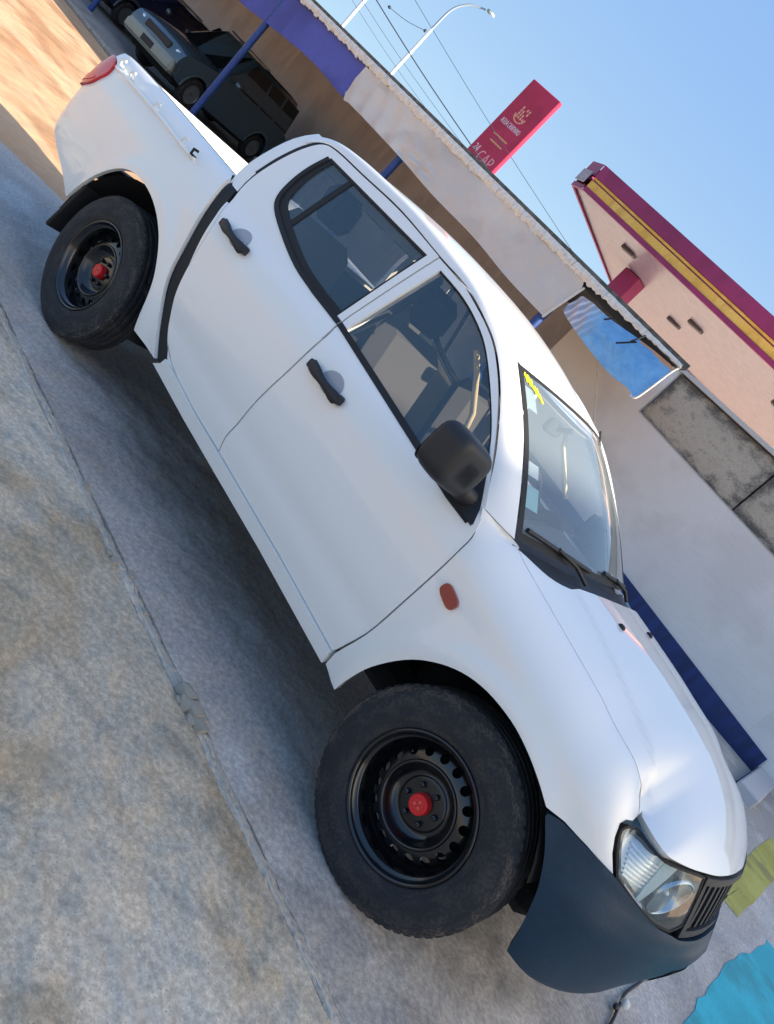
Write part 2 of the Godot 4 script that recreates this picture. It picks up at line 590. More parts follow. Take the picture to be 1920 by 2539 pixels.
# ---------------------------------------------------------------- the truck
func build_truck() -> void:
	var T := thing("pickup_truck", "white double-cab pickup truck with black steel wheels parked on the concrete", "pickup truck")
	build_plan()
	build_hood_rim()
	var fender_arch := cr(V([-.465, .352, -.453, .426, -.424, .530, -.362, .646, -.291, .726, -.204, .786, -.108, .818, .001, .826, .088, .815, .174, .790, .245, .760]), 4)
	var front_window := PackedVector2Array(V([-1.560, 1.163, -.941, 1.112, -.70, 1.092, -.566, 1.088]))
	front_window.append_array(cr(V([-.60, 1.128, -.738, 1.252, -.835, 1.330, -.987, 1.424, -1.139, 1.502, -1.272, 1.543, -1.399, 1.564, -1.546, 1.571]), 4))
	var rear_window := cr(V([-1.804, 1.166, -1.98, 1.177, -2.166, 1.213, -2.326, 1.258, -2.388, 1.303, -2.420, 1.380, -2.432, 1.47, -2.423, 1.566]), 4)
	rear_window.append_array(PackedVector2Array(V([-1.647, 1.574, -1.640, 1.166])))
	var fdoor := PackedVector2Array(V([-.575, .426]))
	fdoor.append_array(PackedVector2Array(V([-1.0, .446, -1.557, .457])))
	fdoor.append_array(cr(V([-1.574, .520, -1.566, .743, -1.554, .922, -1.562, 1.07, -1.592, 1.135]), 3))
	fdoor.append_array(PackedVector2Array(V([-1.600, 1.20, -1.600, 1.599])))
	fdoor.append_array(cr(V([-1.407, 1.592, -1.230, 1.556, -1.105, 1.516, -.969, 1.444, -.852, 1.363, -.746, 1.278, -.600, 1.151, -.548, 1.092]), 4))
	fdoor.append_array(cr(V([-.530, 1.048, -.519, .939, -.519, .73, -.531, .572, -.566, .445]), 3))
	var rdoor := PackedVector2Array(V([-1.566, .458]))
	rdoor.append_array(cr(V([-1.80, .459, -2.04, .478, -2.16, .515, -2.262, .588, -2.338, .690, -2.396, .841, -2.440, .974, -2.49, 1.073, -2.560, 1.170, -2.592, 1.268, -2.592, 1.392, -2.570, 1.505, -2.525, 1.580, -2.432, 1.602, -2.224, 1.608, -1.926, 1.617, -1.609, 1.602]), 5))
	rdoor.append_array(PackedVector2Array(V([-1.608, 1.20, -1.601, 1.135])))
	rdoor.append_array(cr(V([-1.571, 1.07, -1.563, .922, -1.575, .743, -1.583, .520]), 3))

	for side in [1.0, -1.0]:
		var near: bool = side > 0.0
		# front wing
		var wing := PackedVector2Array(V([-.560, .372]))
		wing.append_array(fender_arch)
		wing.append_array(PackedVector2Array(V([.303, .774, .388, .779, .497, .777, .452, .815, .423, .850, .405, .884, .414, .899, .441, .902])))
		wing.append_array(cr(V([.462, .912, .44, .934, .39, .972, .30, 1.003, .17, 1.024, .02, 1.054, -.31, 1.104, -.44, 1.129, -.47, 1.136, -.60, 1.146]), 6))
		wing.append_array(cr(V([-.546, 1.085, -.523, 1.045, -.512, .939, -.512, .73, -.523, .572, -.560, .43]), 3))
		var w := paint_part(T, "front_wing", wing, [], 0, side, Vector2(.035, .025), .03)
		var rep := part(w, "side_indicator", patch(stadium(Vector2(-.42, .893), .043, .024, -.25), [], bmap(0, side, -.012), Vector2(.03, .02), .012), M.amber)
		rep.set_meta("label", "small amber side indicator behind the front wheel arch")
		# doors
		var fd := paint_part(T, "front_door", fdoor, [front_window], 1, side, Vector2(.045, .03), .03)
		var glass_f := front_window.duplicate()
		part(fd, "window_glass", patch(glass_f, [], bmap(1, side, .012), Vector2(.06, .05)), M.glass_side)
		part(fd, "belt_seal", patch(band(PackedVector2Array(V([-1.60, 1.158, -1.25, 1.131, -.941, 1.107, -.70, 1.087, -.585, 1.086])), .022), [], bmap(1, side, -.004), Vector2(.06, .05), .012), M.rubber)
		var edge := front_window.slice(4)
		part(fd, "window_seal", patch(band(edge, .016), [], bmap(1, side, .006), Vector2(.05, .04), .008), M.rubber)
		part(fd, "mirror_base", patch(PackedVector2Array(V([-.80, 1.094, -.566, 1.084, -.603, 1.135, -.742, 1.262, -.775, 1.285])), [], bmap(1, side, -.006), Vector2(.05, .05), .02), M.trim)
		door_handle(fd, Vector2(-1.385, .992), side)
		var rd := paint_part(T, "rear_door", rdoor, [rear_window], 1, side, Vector2(.045, .03), .03)
		part(rd, "window_glass", patch(rear_window, [], bmap(1, side, .012), Vector2(.06, .05)), M.glass_side)
		part(rd, "belt_seal", patch(band(PackedVector2Array(V([-1.606, 1.158, -1.70, 1.159])) + shifted(rear_window.slice(0, rear_window.size() - 2), Vector2(-.004, -.006)), .021), [], bmap(1, side, -.004), Vector2(.06, .05), .012), M.rubber)
		part(rd, "window_seal", patch(rear_window, [Geometry2D.intersect_polygons(inset(rear_window, .012), shifted(rear_window, Vector2(.034, .026)))[0]], bmap(1, side, .004), Vector2(.05, .04), .006), M.rubber)
		part(rd, "window_bar", patch(band(PackedVector2Array(V([-2.232, 1.572, -2.219, 1.225])), .030), [], bmap(1, side, .006), Vector2(.04, .04), .01), M.rubber)
		door_handle(rd, Vector2(-2.30, 1.052), side)
		part(rd, "pillar_seal", patch(band(cr(V([-2.603, 1.285, -2.602, 1.392, -2.580, 1.508, -2.532, 1.590]), 4), .024), [], bmap(1, side, .001), Vector2(.04, .04), .006), M.rubber)
		# sill
		var sill := PackedVector2Array(V([-.572, .363, -1.1, .383, -1.5, .387, -1.82, .391, -2.19, .405, -2.145, .440, -2.13, .475, -2.03, .470, -1.8, .452, -1.557, .450, -1.0, .439, -.574, .419]))
		part(T, "sill", patch(sill, [], bmap(0, side, -.010), Vector2(.05, .02), .03), M.paint)
		# black trim in the gap between cab and bed
		var strip := cr(V([-2.655, 1.185, -2.586, 1.047, -2.516, .880, -2.442, .702, -2.334, .557, -2.209, .425]), 5)
		strip.append_array(cr(V([-2.145, .430, -2.150, .475, -2.262, .600, -2.351, .730, -2.440, .895, -2.505, 1.046, -2.590, 1.185]), 5))
		part(T, "cab_gap_trim", patch(strip, [], bmap(0, side, .016), Vector2(.05, .04), .04), M.rubber)
		# lower rear cab flank between door and trim, and the cab's rear pillar
		var flank := cr(V([-2.05, .470, -2.17, .507, -2.271, .582, -2.346, .690, -2.404, .841, -2.448, .974, -2.498, 1.073, -2.53, 1.115]), 5)
		flank.append_array(cr(V([-2.542, 1.112, -2.500, 1.046, -2.436, .895, -2.347, .730, -2.258, .600, -2.140, .478]), 5))
		part(T, "cab_flank", patch(flank, [], bmap(1, side, .004), Vector2(.04, .03), .03), M.paint)
		var pillar_map := func(p: Vector2) -> Vector3:       # p.x 0 at the door .. 1 round the corner, p.y height
			var u0 := tab(p.y, [[1.05, -2.49], [1.17, -2.572], [1.268, -2.606], [1.392, -2.606], [1.505, -2.584], [1.58, -2.540], [1.62, -2.50]])
			var a := body_pt(Vector2(u0, p.y), 1, side, .004)
			var r := .15
			var th := p.x * PI * .5
			return a + Vector3(-.05 * minf(p.x * 4.0, 1.0) - r * sin(th) * .8, 0, -side * r * (1.0 - cos(th)))
		part(T, "rear_pillar", patch(rect(Vector2(0, 1.172), Vector2(1, 1.60)), [], pillar_map, Vector2(.08, .05), 0.0), M.paint)
		# roof side rail from windscreen foot to the back
		var out_c := []
		var in_c := []
		var fr := cr(V([-.602, 1.146, -.66, 1.206, -.742, 1.285, -.848, 1.370, -.965, 1.451, -1.102, 1.523, -1.228, 1.563, -1.407, 1.599, -1.604, 1.606, -1.926, 1.624, -2.224, 1.615, -2.432, 1.609, -2.53, 1.588, -2.60, 1.53]), 4)
		for i in fr.size():
			out_c.append(body_pt(fr[i], 1, side, 0.0))
			var f := float(i) / (fr.size() - 1)
			var o: Vector3 = out_c[i]
			var q: Vector3
			if i <= 24:       # along the windscreen's edge
				var t := i / 24.0
				q = ws_pt(Vector2(1.0, pow(t, 1.0)), -.004)
			else:
				var xx := lerpf(-1.072, -2.66, (i - 24.0) / (fr.size() - 25.0))
				q = roof_pt(Vector2(1.0, clampf((xx + 1.072) / (-2.66 + 1.072), 0, 1)))
			in_c.append(Vector3(q.x, q.y, absf(q.z) * side))
		var rows := []
		for i in out_c.size():
			var a: Vector3 = out_c[i]
			var b: Vector3 = in_c[i]
			var row := PackedVector3Array()
			var k := Vector3(lerpf(a.x, b.x, .45), lerpf(a.y, b.y, .5) + .028 * ss(0, 8, i) + .02 * ss(10, 24, i), lerpf(a.z, b.z, .22))
			for j in 9:
				var t := j / 8.0
				row.append(a.lerp(k, t).lerp(k.lerp(b, t), t))
			rows.append(row)
		part(T, "roof_rail", loft(rows), M.paint)
		# bed side
		var bed := cr(V([-2.662, 1.185, -2.592, 1.047, -2.523, .880, -2.449, .702, -2.341, .557, -2.213, .420]), 5)
		bed.append_array(PackedVector2Array(V([-2.420, .413])))
		bed.append_array(cr(V([-2.431, .445, -2.470, .575, -2.525, .668, -2.634, .765, -2.775, .832, -2.942, .868, -3.107, .858, -3.228, .805, -3.343, .696, -3.432, .567, -3.474, .480]), 4))
		bed.append_array(cr(V([-3.519, .476, -3.683, .534, -3.918, .593, -4.06, .66, -4.12, .76, -4.13, .86]), 4))
		bed.append_array(cr(V([-4.06, .885, -3.962, .935, -3.915, 1.00, -3.895, 1.045, -3.91, 1.085, -3.95, 1.112, -4.02, 1.125]), 4))
		bed.append_array(PackedVector2Array(V([-4.13, 1.13, -4.13, 1.155])))
		bed.append_array(cr(V([-4.08, 1.165, -3.95, 1.178, -3.6, 1.19, -3.0, 1.197, -2.70, 1.20]), 4))
		var bs := paint_part(T, "bed_side", bed, [], 0, side, Vector2(.04, .025), .02)
		# rail cap and inner wall of the bed
		var cap := []
		for i in 25:
			var x := lerpf(-2.70, -4.06, i / 24.0)
			var a := body_pt(Vector2(x, tab(x, [[-4.08, 1.165], [-3.95, 1.178], [-3.6, 1.19], [-3.0, 1.197], [-2.7, 1.20]])), 0, side)
			cap.append(PackedVector3Array([a, a + Vector3(0, .006, -side * .02), Vector3(a.x, a.y + .004, side * .70), Vector3(a.x, a.y - .03, side * .69), Vector3(a.x, .90, side * .70)]))
		part(T, "bed_inner_wall", loft(cap), M.paint)
		# rope rail with its hooks
		var rail := PackedVector3Array()
		for i in 13:
			var u := lerpf(-3.905, -2.885, i / 12.0)
			rail.append(body_pt(Vector2(u, lerpf(1.098, 1.118, i / 12.0) + .012 * sin(PI * i / 12.0)), 0, side, -.030 if i > 0 and i < 12 else -.004))
		var rr := part(bs, "rope_rail", tube(rail, .009, 8), M.paint)
		for hk in [-3.86, -3.71, -3.36, -3.01, -2.90]:
			var mbh := MB.new()
			var b0 := body_pt(Vector2(hk, 1.125), 0, side, .0)
			tube_into(mbh, PackedVector3Array([b0, b0 + Vector3(0, .004, side * .03), b0 + Vector3(.01, .03, side * .038), b0 + Vector3(.035, .035, side * .03)]), .007, 6)
			part(bs, "rope_hook", mbh.commit(), M.rubber if hk > -3.0 else M.paint)
		# tail lamp
		var lamp := cr(V([-4.066, .885, -3.968, .937, -3.921, 1.00, -3.901, 1.045, -3.916, 1.083, -3.954, 1.108, -4.02, 1.120]), 4)
		lamp.append_array(cr(V([-4.14, 1.122, -4.20, 1.10, -4.205, 1.02, -4.17, .94, -4.135, .885]), 4))
		var tl := part(T, "tail_lamp", patch(lamp, [], bmap(0, side, -.014), Vector2(.03, .03), .02), M.tail_red)
		part(tl, "lower_lens", patch(cr(V([-4.09, .905, -3.985, .95, -3.95, .985, -4.02, .975, -4.12, .93, -4.09, .905]), 3).slice(0, 15), [], bmap(0, side, -.017), Vector2(.03, .03), .003), M.tail_dark)
		# mud flap behind the rear wheel
		part(T, "mud_flap", cbox(Vector3(-.012, -.30, -.125), Vector3(.012, .02, .125), .006, Transform3D(Basis(Vector3.BACK, -.24), Vector3(-3.41, .585, side * .735))), M.rubber)
		# wheel arches seen from below the skin
		for ax in [[-.04, .45, .40], [-2.945, .53, .36]]:
			var liner := []
			for i in 19:
				var a := lerpf(.42 if ax[0] > -1.0 else .0, 3.05, i / 18.0)
				liner.append(PackedVector3Array([Vector3(ax[0] + cos(a) * ax[1], ax[2] + sin(a) * ax[1] * .95, side * .855), Vector3(ax[0] + cos(a) * ax[1] * 1.02, ax[2] + sin(a) * ax[1] * .96, side * .80), Vector3(ax[0] + cos(a) * ax[1], ax[2] + sin(a) * ax[1] * .95, side * .50), Vector3(ax[0] + cos(a) * .2, ax[2] + sin(a) * .2, side * .48)]))
			part(T, "wheel_arch_liner", loft(liner), M.under)
		# dark inner skin that closes the shut lines
		part(T, "inner_skin", patch(PackedVector2Array(V([-2.50, .56, -2.2, .44, -.50, .42, -.48, 1.06, -1.2, 1.09, -2.5, 1.12])), [], bmap(1, side, .045), Vector2(.1, .06)), M.under)
		headlamp(T, side)
		mirror(T, side)

	# bonnet
	var hood := PackedVector2Array()
	for p in hood_rim:
		if p.x > -.445 and p.z > .004: hood.append(Vector2(p.x, p.z))
	for i in range(hood.size() - 1, -1, -1): hood.append(Vector2(hood[i].x, -hood[i].y))
	hood.append_array(cr(V([-.447, -.703, -.33, -.56, -.285, -.34, -.268, .0, -.285, .34, -.33, .56, -.447, .703]), 5))
	var hd := part(T, "bonnet", patch(hood, [], func(p: Vector2) -> Vector3: return hood_pt(p), Vector2(.03, .016), .03), M.paint)
	for z in [.25, -.19]:
		part(hd, "washer_nozzle", lump(Vector3(.016, .010, .011), 3, .1), M.trim, hood_pt(Vector2(-.14, z)) + Vector3(0, .004, 0))
	# scuttle, wipers and windscreen
	var cowl_rows := []
	for i in 21:
		var t := lerpf(-1.0, 1.0, i / 20.0)
		var a := ws_pt(Vector2(t, .0)) + Vector3(.012, -.012, 0)
		var hx := tab(absf(t) * .715, [[0.0, -.268], [.34, -.285], [.56, -.33], [.706, -.447], [.73, -.46]])
		var b := Vector3(hx - .004, hood_y(hx, t * .70) - .014, t * .712)
		cowl_rows.append(PackedVector3Array([a + Vector3(-.02, -.02, 0), a, a.lerp(b, .4) + Vector3(0, -.012, 0), b, b + Vector3(.03, -.03, 0)]))
	part(T, "scuttle_panel", loft(cowl_rows), M.trim)
	var ws_poly := rect(Vector2(-.985, .012), Vector2(.985, .985))
	var ws := part(T, "windscreen", patch(ws_poly, [], func(p: Vector2) -> Vector3: return ws_pt(p), Vector2(.08, .08)), M.glass_front)
	var ws_edge := PackedVector2Array(V([-.985, .012, .985, .012, .985, .985, -.985, .985]))
	var frame_hole := PackedVector2Array(V([-.945, .05, .945, .05, .945, .955, -.945, .955]))
	part(ws, "windscreen_border", patch(ws_edge, [frame_hole], func(p: Vector2) -> Vector3: return ws_pt(p, -.002), Vector2(.08, .06), 0.0), M.rubber)
	for st in [[.885, .745, .135, .06, "dealer_sticker", M.sticker_grey], [.885, .36, .075, .05, "paper_sticker", M.sticker_white], [.880, .19, .12, .055, "permit_sticker", M.sticker_teal]]:
		part(ws, st[4], patch(rect(Vector2(st[0] - st[3], st[1]), Vector2(st[0] + st[3], st[1] + st[2])), [], func(p: Vector2) -> Vector3: return ws_pt(p, .006), Vector2(.1, .1)), st[5])
	var ym := MB.new()
	for stroke in [[.93, .955, .915, .90, .90, .95, .885, .89, .87, .935, .86, .885], [.84, .91, .83, .86, .815, .905, .80, .85], [.94, .94, .85, .885, .77, .845], [.80, .88, .765, .835, .79, .84]]:
		patch_into(ym, band(PackedVector2Array(V(stroke)), .016), [], func(p: Vector2) -> Vector3: return ws_pt(p, -.003), Vector2(.1, .1))
	part(ws, "price_scribble", ym.commit(), M.yellow_ink)
	for wz in [.40, -.28]:
		var wm := MB.new()
		var p0 := ws_pt(Vector2(wz / .73 - .18, .0)) + Vector3(.05, -.004, 0)
		var p1 := ws_pt(Vector2(wz / .73 + .10, .055), -.018)
		tube_into(wm, PackedVector3Array([p0, p0.lerp(p1, .5) + Vector3(.01, .012, 0), p1]), .008, 6)
		var bl := PackedVector3Array()
		for i in 9: bl.append(ws_pt(Vector2(wz / .73 - .30 + .085 * i, .035 + .004 * i), -.012))
		tube_into(wm, bl, .009, 6)
		part(T, "wiper", wm.commit(), M.trim)
	# roof
	part(T, "roof", patch(rect(Vector2(-1, 0), Vector2(1, 1)), [], func(p: Vector2) -> Vector3: return roof_pt(p), Vector2(.1, .05), .0), M.paint)
	var an := MB.new()
	tube_into(an, PackedVector3Array([ws_pt(Vector2(-.97, .97)) + Vector3(0, .0, 0), ws_pt(Vector2(-.97, .97)) + Vector3(-.05, .05, 0)]), .006, 6)
	part(T, "roof_aerial", an.commit(), M.trim)
	# cab back with rear window
	var back_map := func(p: Vector2) -> Vector3: return Vector3(-2.735 + .06 * pow(maxf(0.0, (p.y - 1.3) / .3), 2.0), p.y, p.x)
	var back := cr(V([-.70, .70, -.71, 1.1, -.665, 1.35, -.60, 1.52, -.52, 1.58, 0, 1.625, .52, 1.58, .60, 1.52, .665, 1.35, .71, 1.1, .70, .70]), 5)
	var back_hole := PackedVector2Array(V([-.50, 1.22, .50, 1.22, .47, 1.50, -.47, 1.50]))
	var cb := part(T, "cab_back", patch(back, [back_hole], back_map, Vector2(.08, .06), .03), M.paint)
	part(cb, "rear_glass", patch(back_hole, [], func(p: Vector2) -> Vector3: return back_map.call(p) + Vector3(.01, 0, 0), Vector2(.2, .1)), M.glass_side)
	var crown := []
	for i in 17:
		var t := lerpf(-1, 1, i / 16.0)
		var a := roof_pt(Vector2(t, 1.0))
		crown.append(PackedVector3Array([a, a + Vector3(-.04, -.012, 0), a + Vector3(-.065, -.04, 0), Vector3(-2.72, minf(a.y - .08, 1.60), a.z)]))
	part(T, "roof_rear_lip", loft(crown), M.paint)
	# bed floor, front board, tailgate
	part(T, "bed_floor", cbox(Vector3(-4.08, .87, -.70), Vector3(-2.80, .91, .70), .01), M.paint)
	part(T, "bed_front_board", cbox(Vector3(-2.83, .70, -.70), Vector3(-2.80, 1.185, .70), .01), M.paint)
	var tg := part(T, "tailgate", cbox(Vector3(-4.17, .66, -.71), Vector3(-4.09, 1.152, .71), .02), M.paint)
	part(tg, "tailgate_handle", cbox(Vector3(-4.185, .95, -.11), Vector3(-4.165, 1.02, .11), .01), M.trim)
	part(T, "rear_bumper", cbox(Vector3(-4.20, .50, -.62), Vector3(-4.06, .62, .62), .04), M.trim)
	# front bumper with its lower notch, grille
	var full := cr(V([.262, .742, .335, .672, .398, .590, .436, .515, .475, .43, .50, .372]), 4)
	full.append_array(cr(V([.62, .352, .80, .345, 1.0, .352, 1.10, .362]), 4))
	full.append_array(PackedVector2Array(V([1.105, .40, 1.26, .415, 1.262, .375, U_NOSE, .378])))
	var top_line := cr(V([.857, .724, .743, .733, .639, .753, .505, .777, .388, .776, .303, .768, .262, .752]), 4)
	var mb_b := MB.new()
	var mb_s := MB.new()
	var mb_g := MB.new()
	var mb_f := MB.new()
	for side in [1.0, -1.0]:
		var bp := full.duplicate()
		bp.append_array(PackedVector2Array(V([U_NOSE, .705, 1.10, .706, .93, .714])))
		bp.append_array(top_line)
		patch_into(mb_b, bp, [], bmap(2, side), Vector2(.035, .03), .04)
		patch_into(mb_s, rect(Vector2(1.12, .47), Vector2(U_NOSE, .58)), [], bmap(2, side, -.004), Vector2(.05, .05))
		patch_into(mb_g, PackedVector2Array(V([.945, .715, U_NOSE, .708, U_NOSE, .905, .90, .912])), [], bmap(0, side, .035), Vector2(.05, .04))
		patch_into(mb_f, PackedVector2Array(V([.930, .716, U_NOSE, .709, U_NOSE, .732, .958, .738, .915, .885, U_NOSE, .880, U_NOSE, .904, .885, .908])), [], bmap(0, side, -.004), Vector2(.05, .03), .02)
	var fbp := part(T, "front_bumper", mb_b.commit(), M.bumper)
	part(fbp, "air_slot", mb_s.commit(), M.under)
	var gr := part(T, "grille", mb_g.commit(), M.under)
	part(gr, "frame", mb_f.commit(), M.trim)
	for side in [1.0, -1.0]:
		for k in 6:
			var u := .985 + .065 * k
			part(gr, "bar", patch(PackedVector2Array(V([u, .74, u + .022, .74, u + .006, .882, u - .016, .882])), [], bmap(0, side, .004), Vector2(.03, .05), .03), M.trim)
	var badge := MB.new()
	for k in 3:
		var a := TAU * k / 3.0 + PI / 2.0
		var d := Vector3(0, sin(a), cos(a))
		var e := Vector3(0, sin(a + .55), cos(a + .55)) * .5
		var f := Vector3(0, sin(a - .55), cos(a - .55)) * .5
		var o := Vector3(.735, .81, 0)
		badge.quad(o, o + e * .05 * 1.3, o + d * .055, o + f * .05 * 1.3, Vector3(0, .81, 0))
	part(gr, "emblem", badge.commit(), M.chrome)
	# underside
	part(T, "underbody", cbox(Vector3(-4.0, .36, -.62), Vector3(.45, .52, .62), .05), M.under)
	part(T, "engine_bay_floor", cbox(Vector3(-.45, .45, -.56), Vector3(.52, .70, .56), .05), M.under)
	part(T, "cabin_floor", cbox(Vector3(-2.70, .50, -.78), Vector3(-.45, .56, .78), .02), M.under)
	for x in [0.0, -3.0]:
		part(T, "axle", tube(PackedVector3Array([Vector3(x, .37, -.68), Vector3(x, .37, .68)]), .05, 10), M.under)
	var ex := MB.new()
	tube_into(ex, PackedVector3Array([Vector3(-2.5, .33, -.35), Vector3(-3.3, .36, -.45), Vector3(-4.0, .40, -.55)]), .03, 8)
	part(T, "exhaust_pipe", ex.commit(), M.under)
	interior(T)
	for w in [[0.0, 1.0, -.014], [-3.0, 1.0, 0.0], [0.0, -1.0, -.014], [-3.0, -1.0, 0.0]]:
		wheel(T, Vector3(w[0], .376, .75 * w[1]), w[1], w[2])

func door_handle(parent: Node3D, c: Vector2, side: float) -> void:
	var mb := MB.new()
	var rows := []
	for i in 13:
		var t := i / 12.0
		var u := c.x - .115 + .23 * t
		var grip := sin(PI * t)
		var base := body_pt(Vector2(u, c.y + .004 - .012 * t), 1, side)
		var hh := .024 - .008 * sin(PI * clampf((t - .3) / .55, 0, 1)) if t < .9 else .024
		hh *= sqrt(clampf(minf(t, 1.0 - t) * 12.0 + .05, 0, 1))
		var outw := .018 + .018 * grip
		var row := PackedVector3Array()
		for j in 10:
			var a := TAU * j / 10.0
			row.append(base + Vector3(0, sin(a) * hh, side * (outw + cos(a) * .013)))
		rows.append(row)
	loft_into(mb, rows, false, true)
	for e in [.04, .96]:
		var u: float = c.x - .115 + .23 * e
		var b := body_pt(Vector2(u, c.y), 1, side)
		cbox_into(mb, Vector3(b.x - .014, b.y - .018, minf(b.z, b.z + side * .03) - .002), Vector3(b.x + .014, b.y + .018, maxf(b.z, b.z + side * .03)), .006)
	part(parent, "door_handle", mb.commit(), M.trim)
	# flat disc behind the grip; greyer paint stands in for the cup's shade
	var cup := func(p: Vector2) -> Vector3:
		var d := (p - Vector2(c.x + .015, c.y + .012)).length() / .062
		return body_pt(p, 1, side, -.0015 + .0)
	part(parent, "handle_cup_shade", patch(ring(Vector2(c.x + .015, c.y + .012), .062, .046, 22), [], cup, Vector2(.03, .03), 0.0), M.paint_cup_shade)

func headlamp(T: Node3D, side: float) -> void:
	var o := cr(V([.512, .775, .447, .838, .424, .874, .440, .892]), 4)
	o.append_array(cr(V([.530, .897, .653, .905, .780, .909, .872, .906]), 4))
	o.append_array(cr(V([.915, .815, .925, .757, .857, .724]), 3))
	o.append_array(cr(V([.743, .729, .639, .749]), 3))
	var hl := part(T, "headlamp", patch(o, [], bmap(0, side, .055), Vector2(.03, .03), .0), M.lamp_back)
	part(hl, "seal", patch(o, [inset(o, .007)], bmap(0, side, -.001), Vector2(.025, .025), .03), M.rubber)
	part(hl, "lens", patch(inset(o, .006), [], bmap(0, side, .002), Vector2(.03, .03), .0), M.glass_lamp)
	# bright side chamber, fluted
	var side_ch := cr(V([.530, .785, .475, .835, .462, .872, .53, .884, .60, .888]), 3)
	side_ch.append_array(PackedVector2Array(V([.625, .885, .665, .765, .64, .762])))
	part(hl, "side_chamber", patch(side_ch, [], bmap(0, side, .036), Vector2(.03, .03), .014), M.lamp_bright)
	for k in 7:
		var y := .785 + .012 * k
		part(hl, "flute", patch(band(PackedVector2Array([Vector2(.535 - .05 * (k / 7.0), y), Vector2(.645, y + .004)]), .006), [], bmap(0, side, .028), Vector2(.04, .02), .008), M.lamp_flute)
	# main reflector bowl
	var c3 := body_pt(Vector2(.80, .795), 0, side, .03)
	var d3 := (body_pt(Vector2(.80, .795), 0, side) - body_pt(Vector2(.80, .795), 0, side, .05)).normalized()
	var bowl := part(hl, "reflector_bowl", lathe([Vector2(.012, -.06), Vector2(.03, -.058), Vector2(.05, -.045), Vector2(.066, -.022), Vector2(.073, .0), Vector2(.080, .002), Vector2(.082, -.012)], 28), M.lamp_bowl)
	bowl.transform = Transform3D(Basis.looking_at(-d3, Vector3.UP), c3)
	var bulb := part(hl, "bulb", lump(Vector3(.011, .011, .02), 5, .05), M.lamp_bright)
	bulb.transform = Transform3D(Basis.looking_at(-d3, Vector3.UP), c3 - d3 * .03)
	part(hl, "divider", patch(PackedVector2Array(V([.635, .758, .655, .752, .715, .896, .625, .893])), [], bmap(0, side, .022), Vector2(.03, .03), .02), M.lamp_fin)

func mirror(T: Node3D, side: float) -> void:
	var holder := T.get_node("front_door" if side > 0 else "front_door2")
	var mb := MB.new()
	var c := Vector3(-.722, 1.205, .985) if side > 0 else Vector3(-.86, 1.195, -.885)    # the far one is folded back against its window
	var wide := .112 if side > 0 else .05
	var rows := []
	for i in 15:
		var ph := lerpf(-PI * .5, PI * .5, i / 14.0)
		var sx := signf(sin(ph)) * pow(absf(sin(ph)), .62)
		var cx := pow(maxf(cos(ph), 1e-9), .36) if i > 0 and i < 14 else 0.0
		var row := PackedVector3Array()
		for j in 32:
			var b := TAU * j / 32.0
			var cy := signf(sin(b)) * pow(absf(sin(b)), .5)
			var cz := signf(cos(b)) * pow(absf(cos(b)), .5)
			row.append(c + Vector3((.088 if sx > 0 else .05) * sx - cz * .012 * cx, (cy * .094 + .010 * cz) * cx, side * cz * wide * cx))
		rows.append(row)
	loft_into(mb, rows, false, true)
	part(holder, "mirror_housing", mb.commit(), M.trim)
	var gm := MB.new()
	for j in 20:
		var b := TAU * j / 20.0
		var b2 := TAU * (j + 1) / 20.0
		var f := func(x: float) -> Vector3: return c + Vector3(-.052, signf(sin(x)) * pow(absf(sin(x)), .42) * .085, signf(cos(x)) * pow(absf(cos(x)), .42) * (wide - .012))
		gm.flat(c + Vector3(-.052, 0, 0), f.call(b), f.call(b2), c + Vector3(1, 0, 0))
	part(holder, "mirror_glass", gm.commit(), M.chrome)
	var am := MB.new()
	tube_into(am, PackedVector3Array([Vector3(-.66, 1.125, .78 * side), Vector3(-.67, 1.13, .84 * side), c + Vector3(.02, -.055, -.05 * side)]), .036, 12, .034)
	part(holder, "mirror_arm", am.commit(), M.trim)

